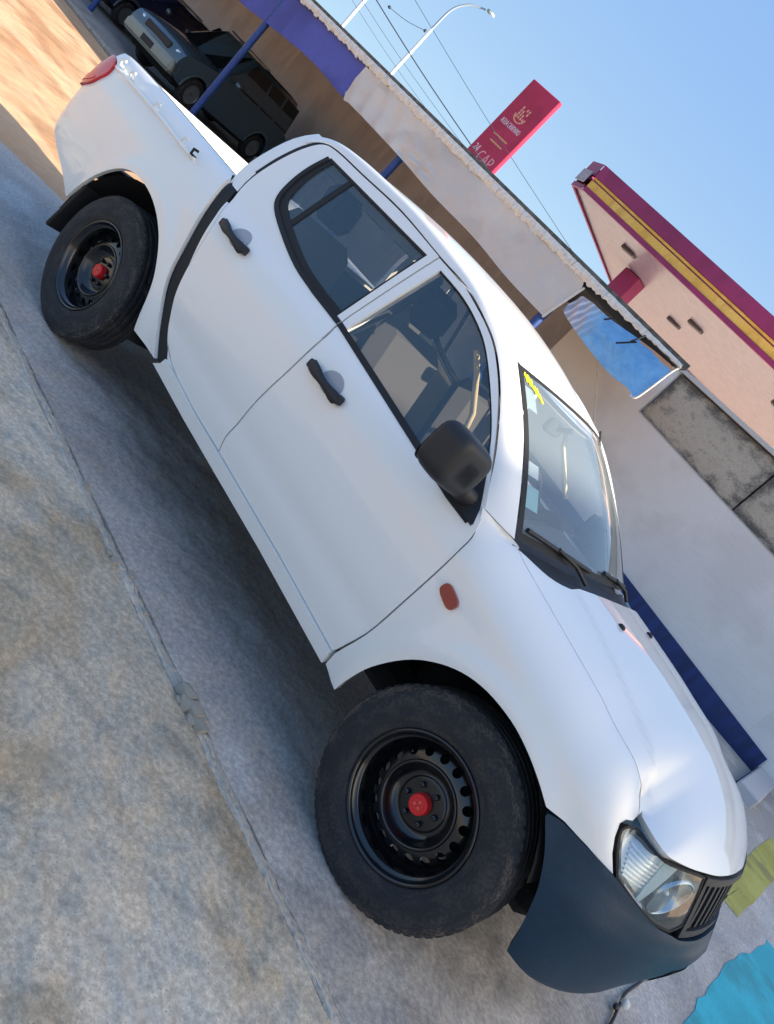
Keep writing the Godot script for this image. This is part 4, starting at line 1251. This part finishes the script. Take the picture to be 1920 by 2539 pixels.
func build_shelter() -> void:
	var S := thing("parking_shelter", "long low shelter with blue posts and a ragged white roof edge", "shelter", Vector3(-13, 0, -9))
	var o := Vector3(13, 0, 9)
	var roof_m := textured(mottled(512, 256, [Color(.34, .36, .35), Color(.40, .41, .40), Color(.26, .27, .26)], [.02, .03, .3], 111, .08), .85, null, .5, .5)
	var deck := PackedVector2Array([Vector2(-45, -5.86), Vector2(-3.22, -5.86), Vector2(-4.85, -8.70), Vector2(-6.35, -8.70), Vector2(-6.35, -11.6), Vector2(-45, -11.6)])
	var dk := MB.new()
	var di := Geometry2D.triangulate_polygon(deck)
	var lvl := func(p: Vector2, h: float) -> Vector3: return Vector3(p.x, eave(p.x) + h, p.y)
	for k in range(0, di.size(), 3):
		for h in [-.03, .045]:
			var nn := Vector3(0, signf(h), 0)
			dk.tri(lvl.call(deck[di[k]], h), lvl.call(deck[di[k + 1]], h), lvl.call(deck[di[k + 2]], h), nn, nn, nn)
	for k in deck.size():
		var a := deck[k]
		var b := deck[(k + 1) % deck.size()]
		var hi := .045 if k != 1 else .02
		dk.quad(lvl.call(a, -.03), lvl.call(b, -.03), lvl.call(b, hi), lvl.call(a, hi), Vector3(-12, 3, -8))
	part(S, "roof_slab", dk.commit(), roof_m, o)
	var bt := mottled(512, 256, [Color(.84, .82, .83), Color(.88, .86, .87), Color(.79, .77, .78)], [.006, .01, .3], 113, .05)
	var bm := textured(bt, .9, null, .5, .2)
	part(S, "back_wall", extrude(PackedVector2Array([Vector2(-45, -.4), Vector2(-6.0, -.4), Vector2(-6.0, 2.88), Vector2(-45, 4.2)]), -11.6, -11.4), bm, o)
	part(S, "end_panel", cbox(Vector3(-6.25, -.3, -11.38), Vector3(-6.05, 2.84, -9.02), .01), bm, o)
	var pm := textured(mottled(128, 256, [Color(.10, .24, .52), Color(.13, .30, .60), Color(.09, .20, .42)], [.03, .05, .3], 115, .06), .5, null, .5, 1.2)
	for x in [-5.13, -8.88, -13.55, -18.7, -24.0]:
		part(S, "post", tube(PackedVector3Array([Vector3(x - .10, -.02, -5.95), Vector3(x, eave(x) - .06, -5.95)]), .062, 12), pm, o)
	part(S, "front_beam", extrude(PackedVector2Array([Vector2(-45, eave(-45) - .16), Vector2(-3.4, eave(-3.4) - .16), Vector2(-3.4, eave(-3.4) - .06), Vector2(-45, eave(-45) - .04)]), -6.02, -5.93), mat(Color(.20, .22, .24), .8), o)
	# white mortar smeared along the eave, broken off in lengths with a scalloped lower edge
	var R := RandomNumberGenerator.new()
	R.seed = 71
	var ef := FastNoiseLite.new()
	ef.seed = 23
	ef.frequency = 1.0
	var x := -14.2
	while x < -3.3:
		var x1 := minf(x + R.randf_range(.45, .9), -3.28)
		var up := PackedVector2Array()
		var dn := PackedVector2Array()
		var k := maxi(4, int((x1 - x) / .035))
		for i in k + 1:
			var xx := lerpf(x, x1 - .006, float(i) / k)
			var thin := lerpf(1.0, .35, clampf((xx + 5.0) / 1.6, 0, 1))
			up.append(Vector2(xx, eave(xx) - .004 + .006 * ef.get_noise_1d(xx * 7.0)))
			dn.append(Vector2(xx, eave(xx) - thin * (.115 + .055 * absf(ef.get_noise_1d(xx * 3.2)) + .030 * ef.get_noise_1d(xx * 8.0 + 40.0) + .012 * ef.get_noise_1d(xx * 31.0))))
		var flip := dn.duplicate()
		flip.reverse()
		up.append_array(flip)
		var lo := x
		var emap := func(p: Vector2) -> Vector3:
			var d := clampf((eave(p.x) - p.y) / .12, 0, 1)
			return Vector3(p.x, p.y, -5.850 + .026 * sin(d * PI * .9) + .010 * ef.get_noise_2d(p.x * 9.0, p.y * 14.0))
		part(S, "mortar_edge", patch(up, [], emap, Vector2(.06, .05), .03, Vector3(lo, 2.8, -8)), M.mortar_white, o)
		x = x1
	# blue fascia cloth
	var fm := textured(mottled(512, 128, [Color(.29, .33, .64), Color(.33, .37, .70), Color(.27, .30, .58)], [.006, .012, .3], 117, .03), .85)
	fm.uv1_scale = Vector3(.1, .4, 1)
	fm.backlight_enabled = true
	fm.backlight = Color(.10, .12, .25)
	var fas := ragged([Vector2(-45, 3.2), Vector2(-15.0, 2.28), Vector2(-12.0, 2.41), Vector2(-10.72, 2.33)], 22, .02, .3)
	fas.append_array(PackedVector2Array([Vector2(-10.72, 2.95), Vector2(-45, eave(-45) - .12)]))
	solo("blue_fascia_cloth", "blue cloth band hanging under the shelter roof left of the curtain", "awning", extrude(shifted(fas, Vector2(13, -2.4)), -.012, .0), fm, Vector3(-13, 2.4, -5.90))
	# grey curtain with soft folds
	var cu := mottled(512, 256, [Color(.77, .77, .765), Color(.81, .81, .80), Color(.73, .73, .725)], [.006, .012, .3], 119, .02)
	var cm := textured(cu, .9)
	cm.uv1_scale = Vector3(.15, .5, 1)
	cm.backlight_enabled = true
	cm.backlight = Color(.16, .155, .15)
	var lowl := cr(V([-10.60, 2.30, -10.17, 2.315, -8.85, 2.265, -7.83, 2.20, -6.75, 2.175, -5.86, 2.10, -5.03, 2.075]), 6)
	var cur := PackedVector2Array([Vector2(-10.70, 2.90), Vector2(-10.70, 2.40)])
	cur.append_array(lowl)
	cur.append_array(PackedVector2Array([Vector2(-4.96, 2.62), Vector2(-5.03, 2.74), Vector2(-7.0, 2.82), Vector2(-8.9, 2.89)]))
	var nf := FastNoiseLite.new()
	nf.seed = 12
	nf.frequency = .8
	var cmap := func(p: Vector2) -> Vector3:
		var fold := sin((p.x + .45 * (p.y - 2.3)) * 15.0 + 2.5 * nf.get_noise_2d(p.x, 0)) * .030 * (1.0 - ss(-10.0, -7.2, p.x)) * (1.0 - ss(2.3, 2.85, p.y) * .7)
		var d := p - Vector2(-8.55, 2.30)
		fold += .028 * sin(d.y * 42.0 + d.x * 9.0) * exp(-pow(d.x / .55, 2.0) - pow(d.y / .16, 2.0))
		return Vector3(p.x + 7.8, p.y - 2.1, .03 * nf.get_noise_2d(p.x * .8, p.y * 2.0) + fold + .05 * (2.9 - p.y))
	var C := solo("curtain", "pale grey fabric curtain hanging from the ragged roof edge", "curtain", patch(cur, [], cmap, Vector2(.05, .08), .0, Vector3(0, 0, -5)), cm, Vector3(-7.8, 2.1, -5.86))
	part(C, "edge_batten", tube(PackedVector3Array([Vector3(-5.04 + 7.8, 2.06 - 2.1, .07), Vector3(-4.93 + 7.8, 2.66 - 2.1, .03)]), .014, 6), M.mortar_white)
	# blue printed tarpaulin at the right-hand end
	var tw := 256
	var im := Image.create(tw, 128, false, Image.FORMAT_RGB8)
	var pn := FastNoiseLite.new()
	pn.seed = 9
	pn.frequency = .02
	for yy in 128:
		for xx in tw:
			var n := pn.get_noise_2d(xx, yy) * .5 + pn.get_noise_2d(xx * 3.0, yy * 3.0) * .3
			var c := Color(.36, .64, .90).lerp(Color(.48, .74, .96), clampf(.5 + n * 1.4, 0, 1))
			var l := ss(95.0, 30.0, xx + n * 25.0)
			var streak := clampf(sin(xx * .42 + yy * .12) * 1.2 + n, 0, 1)
			c = c.lerp(Color(.66, .66, .72).lerp(Color(.90, .88, .92), streak), l * .85)
			if yy < 12 + n * 10.0 and xx > 90: c = c.lerp(Color(.85, .60, .42), .85)
			im.set_pixel(xx, yy, c)
	var tm := textured(ImageTexture.create_from_image(im), .55)
	tm.uv1_scale = Vector3(1.0 / 1.65, -1.0 / .60, 1)
	tm.uv1_offset = Vector3(4.95 / 1.65, 2.70 / .60, 0)
	tm.backlight_enabled = true
	tm.backlight = Color(.2, .3, .4)
	var tarp := cr(V([-4.95, 2.40, -4.93, 2.29, -4.53, 2.21, -4.09, 2.155, -3.80, 2.14, -3.55, 2.165, -3.42, 2.135]), 4)
	tarp.append_array(cr(V([-3.37, 2.28, -3.35, 2.45, -3.33, 2.66, -3.55, 2.68, -3.90, 2.655, -4.35, 2.60, -4.75, 2.60, -4.93, 2.56]), 4))
	var tmap := func(p: Vector2) -> Vector3:
		return Vector3(p.x + 4.1, p.y - 2.15, .07 * sin(PI * clampf((p.x + 4.95) / 1.6, 0, 1)) * sin(PI * clampf((p.y - 2.1) / .6, 0, 1)) + .018 * sin(p.x * 34.0 + p.y * 16.0) * (1.0 - ss(-4.8, -4.3, p.x)) + .02 * nf.get_noise_2d(p.x * 4.0, p.y * 4.0))
	var TP := solo("blue_tarpaulin", "bright blue tarpaulin stretched under the right end of the roof edge", "tarpaulin", patch(tarp, [], tmap, Vector2(.05, .05), .0, Vector3(0, 0, -5)), tm, Vector3(-4.1, 2.15, -5.88))
	var fr := MB.new()
	tube_into(fr, cr3([Vector3(.63, -.03, .02), Vector3(.70, .00, .0), Vector3(.73, .14, .0), Vector3(.77, .50, .0), Vector3(.82, .60, .0)], 4), .013, 6)
	part(TP, "pipe_frame", fr.commit(), M.mortar_white)
	for s in [[-3.86, 2.60, -4.02, 2.43], [-4.30, 2.62, -4.36, 2.53], [-3.84, 2.72, -3.90, 2.55]]:
		part(TP, "stick", tube(PackedVector3Array([Vector3(s[0] + 4.1, s[1] - 2.15, .12), Vector3(s[2] + 4.1, s[3] - 2.15, .16)]), .012, 5), M.trim)
	# cord that hangs in front of the wall
	solo("hanging_cord", "thin pale cord slanting across the wall below the tarpaulin", "cord", tube(PackedVector3Array([Vector3(-.74, .70, .0), Vector3(-.30, .30, .02), Vector3(.0, .0, .0), Vector3(.8, -.62, 0)]), .015, 5), M.mortar_white, Vector3(-4.72, 1.62, -8.6))

func shifted(p: PackedVector2Array, d: Vector2) -> PackedVector2Array:
	var o := PackedVector2Array()
	for q in p: o.append(q + d)
	return o

func build_station() -> void:
	# filling-station roof beyond the wall
	var red := textured(mottled(256, 128, [Color(.58, .16, .37), Color(.62, .18, .40), Color(.54, .15, .34)], [.01, .02, .3], 121, .03), .5, null, .5, .2)
	var yel := textured(mottled(256, 128, [Color(.95, .75, .34), Color(.97, .79, .40), Color(.88, .68, .30)], [.01, .03, .3], 123, .05), .55, null, .5, .3)
	var sof_t := mottled(512, 512, [Color(.565, .51, .545), Color(.60, .545, .58), Color(.52, .465, .50)], [.008, .02, .3], 125, .04)
	var sof := textured(sof_t, .32, bumps(.04, 27, 3.0), .12, .35)
	var C := thing("station_canopy", "red and yellow filling-station roof with a pinkish underside behind the wall", "canopy", Vector3(-4, 0, -16))
	var o := Vector3(4, 0, 16)
	var fy := func(x: float) -> float: return 5.01 - .050 * (x + 10.87)
	var corner := [Vector3(-2.5, 0, -12.6), Vector3(-10.87, 0, -12.6), Vector3(-11.5, 0, -13.05), Vector3(-13.9, 0, -23.0), Vector3(-2.5, 0, -23.0)]
	var mb := MB.new()
	var top := MB.new()
	var n := corner.size()
	var under_p := []
	for p in corner: under_p.append(Vector3(p.x, fy.call(p.x) + .03, p.z))
	for k in range(1, n - 1):
		mb.tri(under_p[0], under_p[k], under_p[k + 1], Vector3.DOWN, Vector3.DOWN, Vector3.DOWN)
		top.tri(under_p[0] + Vector3(0, .5, 0), under_p[k] + Vector3(0, .5, 0), under_p[k + 1] + Vector3(0, .5, 0), Vector3.UP, Vector3.UP, Vector3.UP)
	part(C, "soffit", mb.commit(), sof, o)
	part(C, "roof_deck", top.commit(), M.mortar_white, o)
	# fascia bands, from the bottom lip to the wide red top
	for b in [[-.03, .075, .0, red, "bottom_lip"], [.085, .25, .03, yel, "yellow_band"], [.258, .274, .045, red, "red_stripe"], [.282, .335, .03, yel, "yellow_band"], [.343, .65, .0, red, "top_band"]]:
		var bm := MB.new()
		for k in n:
			var p: Vector3 = corner[k]
			var q: Vector3 = corner[(k + 1) % n]
			if k == 1 and b[3] == yel: continue
			var dn := (q - p).cross(Vector3.UP).normalized()
			if dn.dot(p - Vector3(-7, 0, -16)) < 0: dn = -dn
			var a0: Vector3 = p + dn * (.05 - b[2]) + Vector3(0, fy.call(p.x) + b[0], 0)
			var a1: Vector3 = q + dn * (.05 - b[2]) + Vector3(0, fy.call(q.x) + b[0], 0)
			var h := Vector3(0, b[1] - b[0], 0)
			bm.quad(a0, a1, a1 + h, a0 + h, Vector3(-7, 5.2, -16))
			bm.quad(a0, a1, a1 - dn * .08, a0 - dn * .08, (a0 + a1) * .5 + h)
			bm.quad(a0 + h, a1 + h, a1 + h - dn * .08, a0 + h - dn * .08, (a0 + a1) * .5)
		part(C, b[4], bm.commit(), b[3], o)
	# worn emblem on the cut corner
	var e0 := Vector3(-10.93, 5.10, -12.58)
	var e1 := Vector3(-11.46, 5.13, -12.96)
	var en := Vector3(-.58, 0, .81) * .065
	var em := MB.new()
	em.quad(e0 + en, e1 + en, e1 + en + Vector3(0, .30, 0), e0 + en + Vector3(0, .30, 0), Vector3(-7, 5.2, -16))
	part(C, "corner_emblem", em.commit(), textured(mottled(128, 64, [Color(.70, .66, .68), Color(.78, .76, .78), Color(.50, .35, .40)], [.05, .08, .4], 131, .2), .7, null, .5, 2.0), o)
	for l in [[-9.9, -14.3], [-7.8, -15.4], [-9.2, -17.4], [-5.0, -15.4]]:
		part(C, "canopy_light", cbox(Vector3(l[0] - .22, fy.call(l[0]) - .06, l[1] - .10), Vector3(l[0] + .22, fy.call(l[0]) + .04, l[1] + .10), .02), mat(Color(.34, .30, .30), .5), o)
	for p in [[-10.5, -16.5], [-4.0, -16.5]]:
		part(C, "column", cbox(Vector3(p[0] - .28, -.03, p[1] - .28), Vector3(p[0] + .28, fy.call(p[0]) + .02, p[1] + .28), .03), red, o)
	ground_sheet(PackedVector2Array([Vector2(-30, -32), Vector2(12, -32), Vector2(12, -11.7), Vector2(-30, -11.7)]), -.012, textured(mottled(256, 256, [Color(.84, .83, .82), Color(.88, .87, .86), Color(.79, .78, .77)], [.01, .02, .3], 151, .06), .9), "bounce_forecourt", "unseen pale ground added under the station roof to bounce light up", .01, Vector2(12, 12))  # unseen pale ground, added to bounce sunlight onto the soffit

	# totem sign
	var S := thing("totem_sign", "tall red roadside sign with white and yellow lettering", "sign", Vector3(-21.65, 0, -21.3))
	S.rotation = Vector3(0, .10, -.03)
	part(S, "panel", cbox(Vector3(-.80, 2.2, -.11), Vector3(.80, 8.70, .11), .03), textured(mottled(256, 256, [Color(.66, .11, .27), Color(.70, .13, .30), Color(.62, .10, .25)], [.01, .02, .3], 137, .03), .45, null, .5, .2))
	part(S, "pole", cbox(Vector3(-.15, 0, -.1), Vector3(.15, 2.2, .1), .02), M.trim)
	var white := mat(Color(.86, .80, .84), .6)
	var gold := mat(Color(.78, .56, .40), .6)
	var sf := SystemFont.new()
	sf.font_names = PackedStringArray(["Droid Sans"])
	for tx in [["AGUA CAMPANO", .20, -.05, 6.95, white, 1.05], ["24", .26, -.50, 5.62, white, .26], ["CAP", .44, .17, 5.48, mat(Color(.82, .60, .62), .6), .80]]:
		var t := TextMesh.new()
		t.text = tx[0]
		t.font = sf
		t.font_size = 64
		t.pixel_size = tx[1] / 46.0
		t.depth = .012
		var tn := part(S, "lettering", t, tx[4], Vector3(tx[2], tx[3], .116))
		var wdt := t.get_aabb().size.x
		if wdt > 0.0: tn.scale = Vector3(tx[5] / wdt, 1, 1)
	for k in 3:
		part(S, "small_print_line", cbox(Vector3(-.42 + .05 * k, 6.42 - .13 * k - .035, .108), Vector3(.38 - .08 * (k % 2), 6.42 - .13 * k + (.03 if k != 1 else -.01), .119), .004), gold if k != 1 else mat(Color(.62, .30, .45), .6))
	var lg := MB.new()
	for i in 4:
		for j in 4:
			var q := Vector3(-.02 + (i - 1.5) * .115, 7.55 + (j - 1.5) * .125, .112)
			if (i + j) % 5 == 4: continue
			cbox_into(lg, q - Vector3(.035, .05, .004), q + Vector3(.035, .05, .006), .004)
	for i in 12:
		var a := PI + PI * i / 11.0
		var q := Vector3(-.02 + cos(a) * .27, 7.40 + sin(a) * .22, .112)
		cbox_into(lg, q - Vector3(.03, .03, .004), q + Vector3(.03, .03, .006), .004)
	part(S, "grid_emblem", lg.commit(), mat(Color(.86, .62, .52), .6))

	# street lamp and wires
	var pole_m := mat(Color(.74, .80, .86), .5)
	var L := thing("street_lamp", "slender pale street lamp with a curved arm beyond the shelter roof", "street lamp", Vector3(-28.5, 0, -21.4))
	part(L, "pole", tube(PackedVector3Array([Vector3(-.05, 0, 0), Vector3(.0, 5.75, 0), Vector3(.05, 8.0, -.05)]), .10, 10, .06), pole_m)
	part(L, "arm", tube(cr3([Vector3(.05, 8.0, -.05), Vector3(.10, 9.03, -.13), Vector3(.34, 9.64, -.41), Vector3(.60, 9.90, -.70), Vector3(.78, 10.02, -.88)], 5), .055, 8, .035), mat(Color(.45, .52, .60), .5))
	part(L, "lamp_head", cbox(Vector3(-.09, -.07, -.30), Vector3(.09, .07, .22), .05, Transform3D(Basis(Vector3.UP, .72) * Basis(Vector3.RIGHT, .18), Vector3(.88, 10.08, -.98))), mat(Color(.34, .40, .42), .5))
	part(L, "lamp_glass", lump(Vector3(.09, .05, .14), 2, .05), mat(Color(.90, .95, .92), .3), Vector3(.99, 10.10, -1.12))
	var P2 := thing("wire_pole", "faint far pole carrying the overhead wires at the top edge", "utility pole", Vector3(-31.2, 0, -20.2))
	part(P2, "pole", tube(PackedVector3Array([Vector3(-.3, 0, 0), Vector3(.0, 8.6, 0)]), .10, 8, .07), pole_m)
	part(P2, "cross_arm", cbox(Vector3(-.5, 7.35, -.05), Vector3(.5, 7.45, .05), .02), mat(Color(.35, .42, .52), .6))
	var cable := mat(Color(.14, .20, .28), .7)
	var wires := [
		["dark overhead cable crossing above the shelter roof", Vector3(-25.6, 6.5, -12.3), Vector3(-22.07, 5.55, -16.62), Vector3(-18.0, 4.8, -20.6), .020],
		["thin overhead wire running past the street lamp to the station roof", Vector3(-25.2, 7.4, -12.8), Vector3(-20.34, 6.13, -18.43), Vector3(-15.2, 5.05, -22.5), .009],
		["thin overhead wire just below the dark cable", Vector3(-25.8, 6.15, -12.1), Vector3(-22.52, 5.32, -16.09), Vector3(-18.2, 4.7, -20.4), .007],
		["faint overhead wire nearest the shelter roof", Vector3(-26.0, 6.0, -12.0), Vector3(-22.8, 5.10, -15.8), Vector3(-18.6, 4.5, -20.0), .006]]
	for w in wires:
		var mid: Vector3 = w[2]
		solo("overhead_wire", w[0], "wire", tube(cr3([w[1] - mid, Vector3.ZERO, w[3] - mid], 8), w[4], 5), cable, mid, "overhead wires")
	var ln := solo("lamp_wire", "short wire with dark clamps leading to the street lamp", "wire", tube(cr3([Vector3(-.85, -.38, 1.06), Vector3(-.4, -.24, .5), Vector3.ZERO], 5), .010, 5), cable, Vector3(-22.45, 6.44, -16.18))
	part(ln, "clamp", lump(Vector3(.05, .06, .05), 3, .2), cable)
	part(ln, "clamp", lump(Vector3(.06, .05, .06), 4, .2), cable, Vector3(-.80, -.36, 1.0))

# ---------------------------------------------------------------- parked vehicles under the shelter
func parked_car(called: String, label: String, at: Vector3, turn: float, scl: float, body_m: Material, tall: float) -> Node3D:
	var Cc := thing(called, label, "car", at, "vehicles parked under the shelter")
	Cc.rotation.y = turn
	Cc.scale = Vector3.ONE * scl
	# local x forward, side profile
	var lower := cr(V([2.10, .40, 2.16, .62, 2.10, .82, 1.95, .93, 1.45, 1.02, .95, 1.08, .2, 1.10, -1.2, 1.10, -2.0, 1.08, -2.12, .85, -2.12, .45]), 4)
	for ax in [-1.30, 1.32]:
		var arc := PackedVector2Array()
		for i in 11:
			var a := PI * i / 10.0
			arc.append(Vector2(ax - cos(a) * .40 , .34 + sin(a) * .40))
		lower.append_array(PackedVector2Array([Vector2(ax - .40, .30)]))
		lower.append_array(arc)
		lower.append_array(PackedVector2Array([Vector2(ax + .40, .30)]))
	var rows := []
	part(Cc, "body", extrude(lower, -.86, .86), body_m)
	var hood_rows := []
	for i in 9:
		var z := lerpf(-.84, .84, i / 8.0)
		var k := 1.0 - pow(absf(z) / .84, 3.0)
		hood_rows.append(PackedVector3Array([Vector3(2.17 - .10 * z * z, .66, z), Vector3(2.14 - .12 * z * z, .86 + .03 * k, z), Vector3(1.95 - .1 * z * z, .96 + .05 * k, z), Vector3(1.4, 1.03 + .07 * k, z), Vector3(.85, 1.09 + .06 * k, z)]))
	part(Cc, "bonnet", loft(hood_rows), body_m)
	var cab := []
	for s in [[0.0, .86, .98], [.25, .85, .97], [.55, .80, .90], [.85, .74, .80], [1.0, .66, .70]]:
		var y: float = 1.08 + (tall - 1.08) * s[0]
		var w: float = s[1]
		var xf := lerpf(.95, .12, s[0])
		var xb := lerpf(-2.08, -1.95, s[0])
		cab.append(PackedVector3Array([Vector3(xf + .10, y, 0), Vector3(xf, y, w * .8), Vector3(xf - .12, y, w), Vector3(xb + .15, y, w), Vector3(xb, y, w * .8), Vector3(xb - .03, y, 0), Vector3(xb, y, -w * .8), Vector3(xb + .15, y, -w), Vector3(xf - .12, y, -w), Vector3(xf, y, -w * .8)]))
	cab.append(PackedVector3Array([]))
	cab.pop_back()
	part(Cc, "cabin", loft(cab, false, true), body_m)
	var top := []
	for i in 7:
		var z := lerpf(-.66, .66, i / 6.0)
		top.append(PackedVector3Array([Vector3(.20, tall - .01, z), Vector3(-.3, tall + .05 * (1.0 - z * z), z), Vector3(-1.4, tall + .05 * (1.0 - z * z), z), Vector3(-1.98, tall - .01, z)]))
	part(Cc, "roof", loft(top), body_m)
	var gy0 := 1.14
	var gy1 := tall - .09
	for s in [1.0, -1.0]:
		for wseg in [[.55, -.52], [-.62, -1.22], [-1.32, -1.92]]:
			var zz0: float = .862 * s
			var zz1: float = .745 * s
			var gm := MB.new()
			var xa: float = wseg[0]
			var xb2: float = wseg[1]
			var lean := .38 if wseg[0] > 0 else 0.0
			gm.quad(Vector3(xa, gy0, zz0), Vector3(xb2, gy0, zz0), Vector3(xb2, gy1, zz1 + .012 * s), Vector3(xa - lean, gy1, zz1 + .012 * s), Vector3(-.5, 1.2, 0))
			part(Cc, "side_window", gm.commit(), M.car_glass)
		part(Cc, "headlamp", lump(Vector3(.10, .085, .15), 11, .1), M.lamp_flute, Vector3(2.02, .80, .62 * s))
		part(Cc, "mirror", lump(Vector3(.06, .08, .10), 12, .1), M.lamp_back if s < 0 else M.trim, Vector3(.55, 1.18, 1.0 * s))
		for ax in [-1.30, 1.32]:
			var W := part(Cc, "wheel", lathe([Vector2(.0, -.10), Vector2(.30, -.10), Vector2(.34, -.06), Vector2(.34, .06), Vector2(.31, .10), Vector2(.22, .11)], 24), M.tyre, Vector3(ax, .34, .76 * s), Vector3(0, 0.0 if s > 0 else PI, 0))
			part(W, "hubcap", lathe([Vector2(.0, .085), Vector2(.06, .09), Vector2(.07, .07), Vector2(.20, .075), Vector2(.22, .10)], 20), M.hub)
			part(Cc, "arch_trim", loft(arch_strip(ax, s)), M.lamp_back)
	var ws := MB.new()
	ws.quad(Vector3(.98, 1.13, -.66), Vector3(.98, 1.13, .66), Vector3(.20, tall - .06, .55), Vector3(.20, tall - .06, -.55), Vector3(-.5, 1.0, 0))
	part(Cc, "windscreen", ws.commit(), M.car_glass)
	part(Cc, "grille", cbox(Vector3(2.10, .70, -.45), Vector3(2.165, .86, .45), .02), M.trim)
	part(Cc, "front_bumper", cbox(Vector3(1.92, .36, -.86), Vector3(2.26, .64, .86), .07), M.car_bumper)
	part(Cc, "number_plate", cbox(Vector3(2.255, .44, -.20), Vector3(2.27, .58, .20), .004), M.trim)
	part(Cc, "underbody", cbox(Vector3(-2.0, .22, -.75), Vector3(1.9, .42, .75), .03), M.under)
	part(Cc, "roof_rack_bar", tube(PackedVector3Array([Vector3(.0, tall + .07, .58), Vector3(-1.8, tall + .07, .58)]), .02, 6), M.lamp_back)
	return Cc

func arch_strip(ax: float, s: float) -> Array:
	var rows := []
	for i in 13:
		var a := PI * i / 12.0
		rows.append(PackedVector3Array([Vector3(ax - cos(a) * .40, .34 + sin(a) * .40, .862 * s), Vector3(ax - cos(a) * .425, .34 + sin(a) * .425, .885 * s), Vector3(ax - cos(a) * .455, .34 + sin(a) * .455, .862 * s)]))
	return rows

func build_vehicles() -> void:
	M.car_glass = mat(Color(.06, .08, .10), .08)
	M.hub = mat(Color(.55, .57, .58), .35, .6)
	M.car_bumper = mat(Color(.58, .60, .56), .5)
	var navy := mat(Color(.24, .32, .37), .25)
	navy.clearcoat_enabled = true
	navy.clearcoat_roughness = .08
	var navy2 := mat(Color(.16, .17, .30), .3)
	parked_car("dark_jeep", "dark green-grey off-road car behind the blue post, pale bumper", Vector3(-17.1, .03, -8.2), 4.97, .97, navy, 1.86)
	parked_car("navy_car", "dark navy car half hidden beyond the off-road car", Vector3(-21.6, .03, -8.6), 4.9, .95, navy2, 1.55)

func build_chain() -> void:
	var C := thing("ground_cable", "thin dark cable with a pale ball lying on the ground under the front bumper", "cable", Vector3(.88, 0, -.57))
	part(C, "cable", tube(cr3([Vector3(-.02, .012, -.75), Vector3(.015, .012, -.45), Vector3(-.005, .012, -.15), Vector3(.0, .02, .0), Vector3(.02, .012, .16), Vector3(.03, .012, .5)], 5), .007, 6), M.trim)
	part(C, "ball", lump(Vector3(.022, .022, .022), 3, .05, 9), M.mortar_white, Vector3(.012, .03, -.02))
	part(C, "clip", lump(Vector3(.014, .012, .03), 4, .3), M.trim, Vector3(-.004, .02, .05))

# ---------------------------------------------------------------- start
func _ready() -> void:
	var cam := Camera3D.new()
	cam.name = "camera"
	cam.position = Vector3(.48634, 1.57506, 3.15954)
	cam.rotation = Vector3(-.255781, .513563, .804127)
	cam.fov = 65.64
	cam.near = .05
	cam.far = 900.0
	add_child(cam)
	cam.make_current()
	var env := Environment.new()
	env.background_mode = Environment.BG_SKY
	var sky := Sky.new()
	var sm := ProceduralSkyMaterial.new()
	sm.sky_top_color = Color(.335, .45, .61)
	sm.sky_horizon_color = Color(.535, .62, .655)
	sm.sky_curve = .16
	sm.ground_bottom_color = Color(.35, .31, .27)
	sm.ground_horizon_color = Color(.62, .60, .56)
	sm.sun_angle_max = 60.0
	sm.sun_curve = .7
	sky.sky_material = sm
	env.sky = sky
	env.tonemap_mode = Environment.TONE_MAPPER_LINEAR
	env.tonemap_exposure = 2.65
	env.sdfgi_enabled = true
	env.ssao_enabled = true
	env.ssil_enabled = true
	var we := WorldEnvironment.new()
	we.name = "world_environment"
	we.environment = env
	add_child(we)
	var sun := DirectionalLight3D.new()
	sun.name = "sun"
	sun.light_energy = 1.6
	sun.light_color = Color(1.0, .93, .82)
	sun.light_angular_distance = .5
	sun.shadow_enabled = true
	add_child(sun)
	sun.look_at_from_position(Vector3(2.22, 1.0, -.62) * 20.0, Vector3.ZERO, Vector3.UP)

	make_materials()
	M.mortar_white = textured(mottled(256, 128, [Color(.86, .86, .84), Color(.90, .90, .88), Color(.74, .73, .70)], [.02, .05, .4], 141, .08), .9, bumps(.1, 29, 5.0, 256), .4, 1.5)
	build_ground()
	build_wall()
	build_shelter()
	build_station()
	build_vehicles()
	build_truck()
	build_chain()
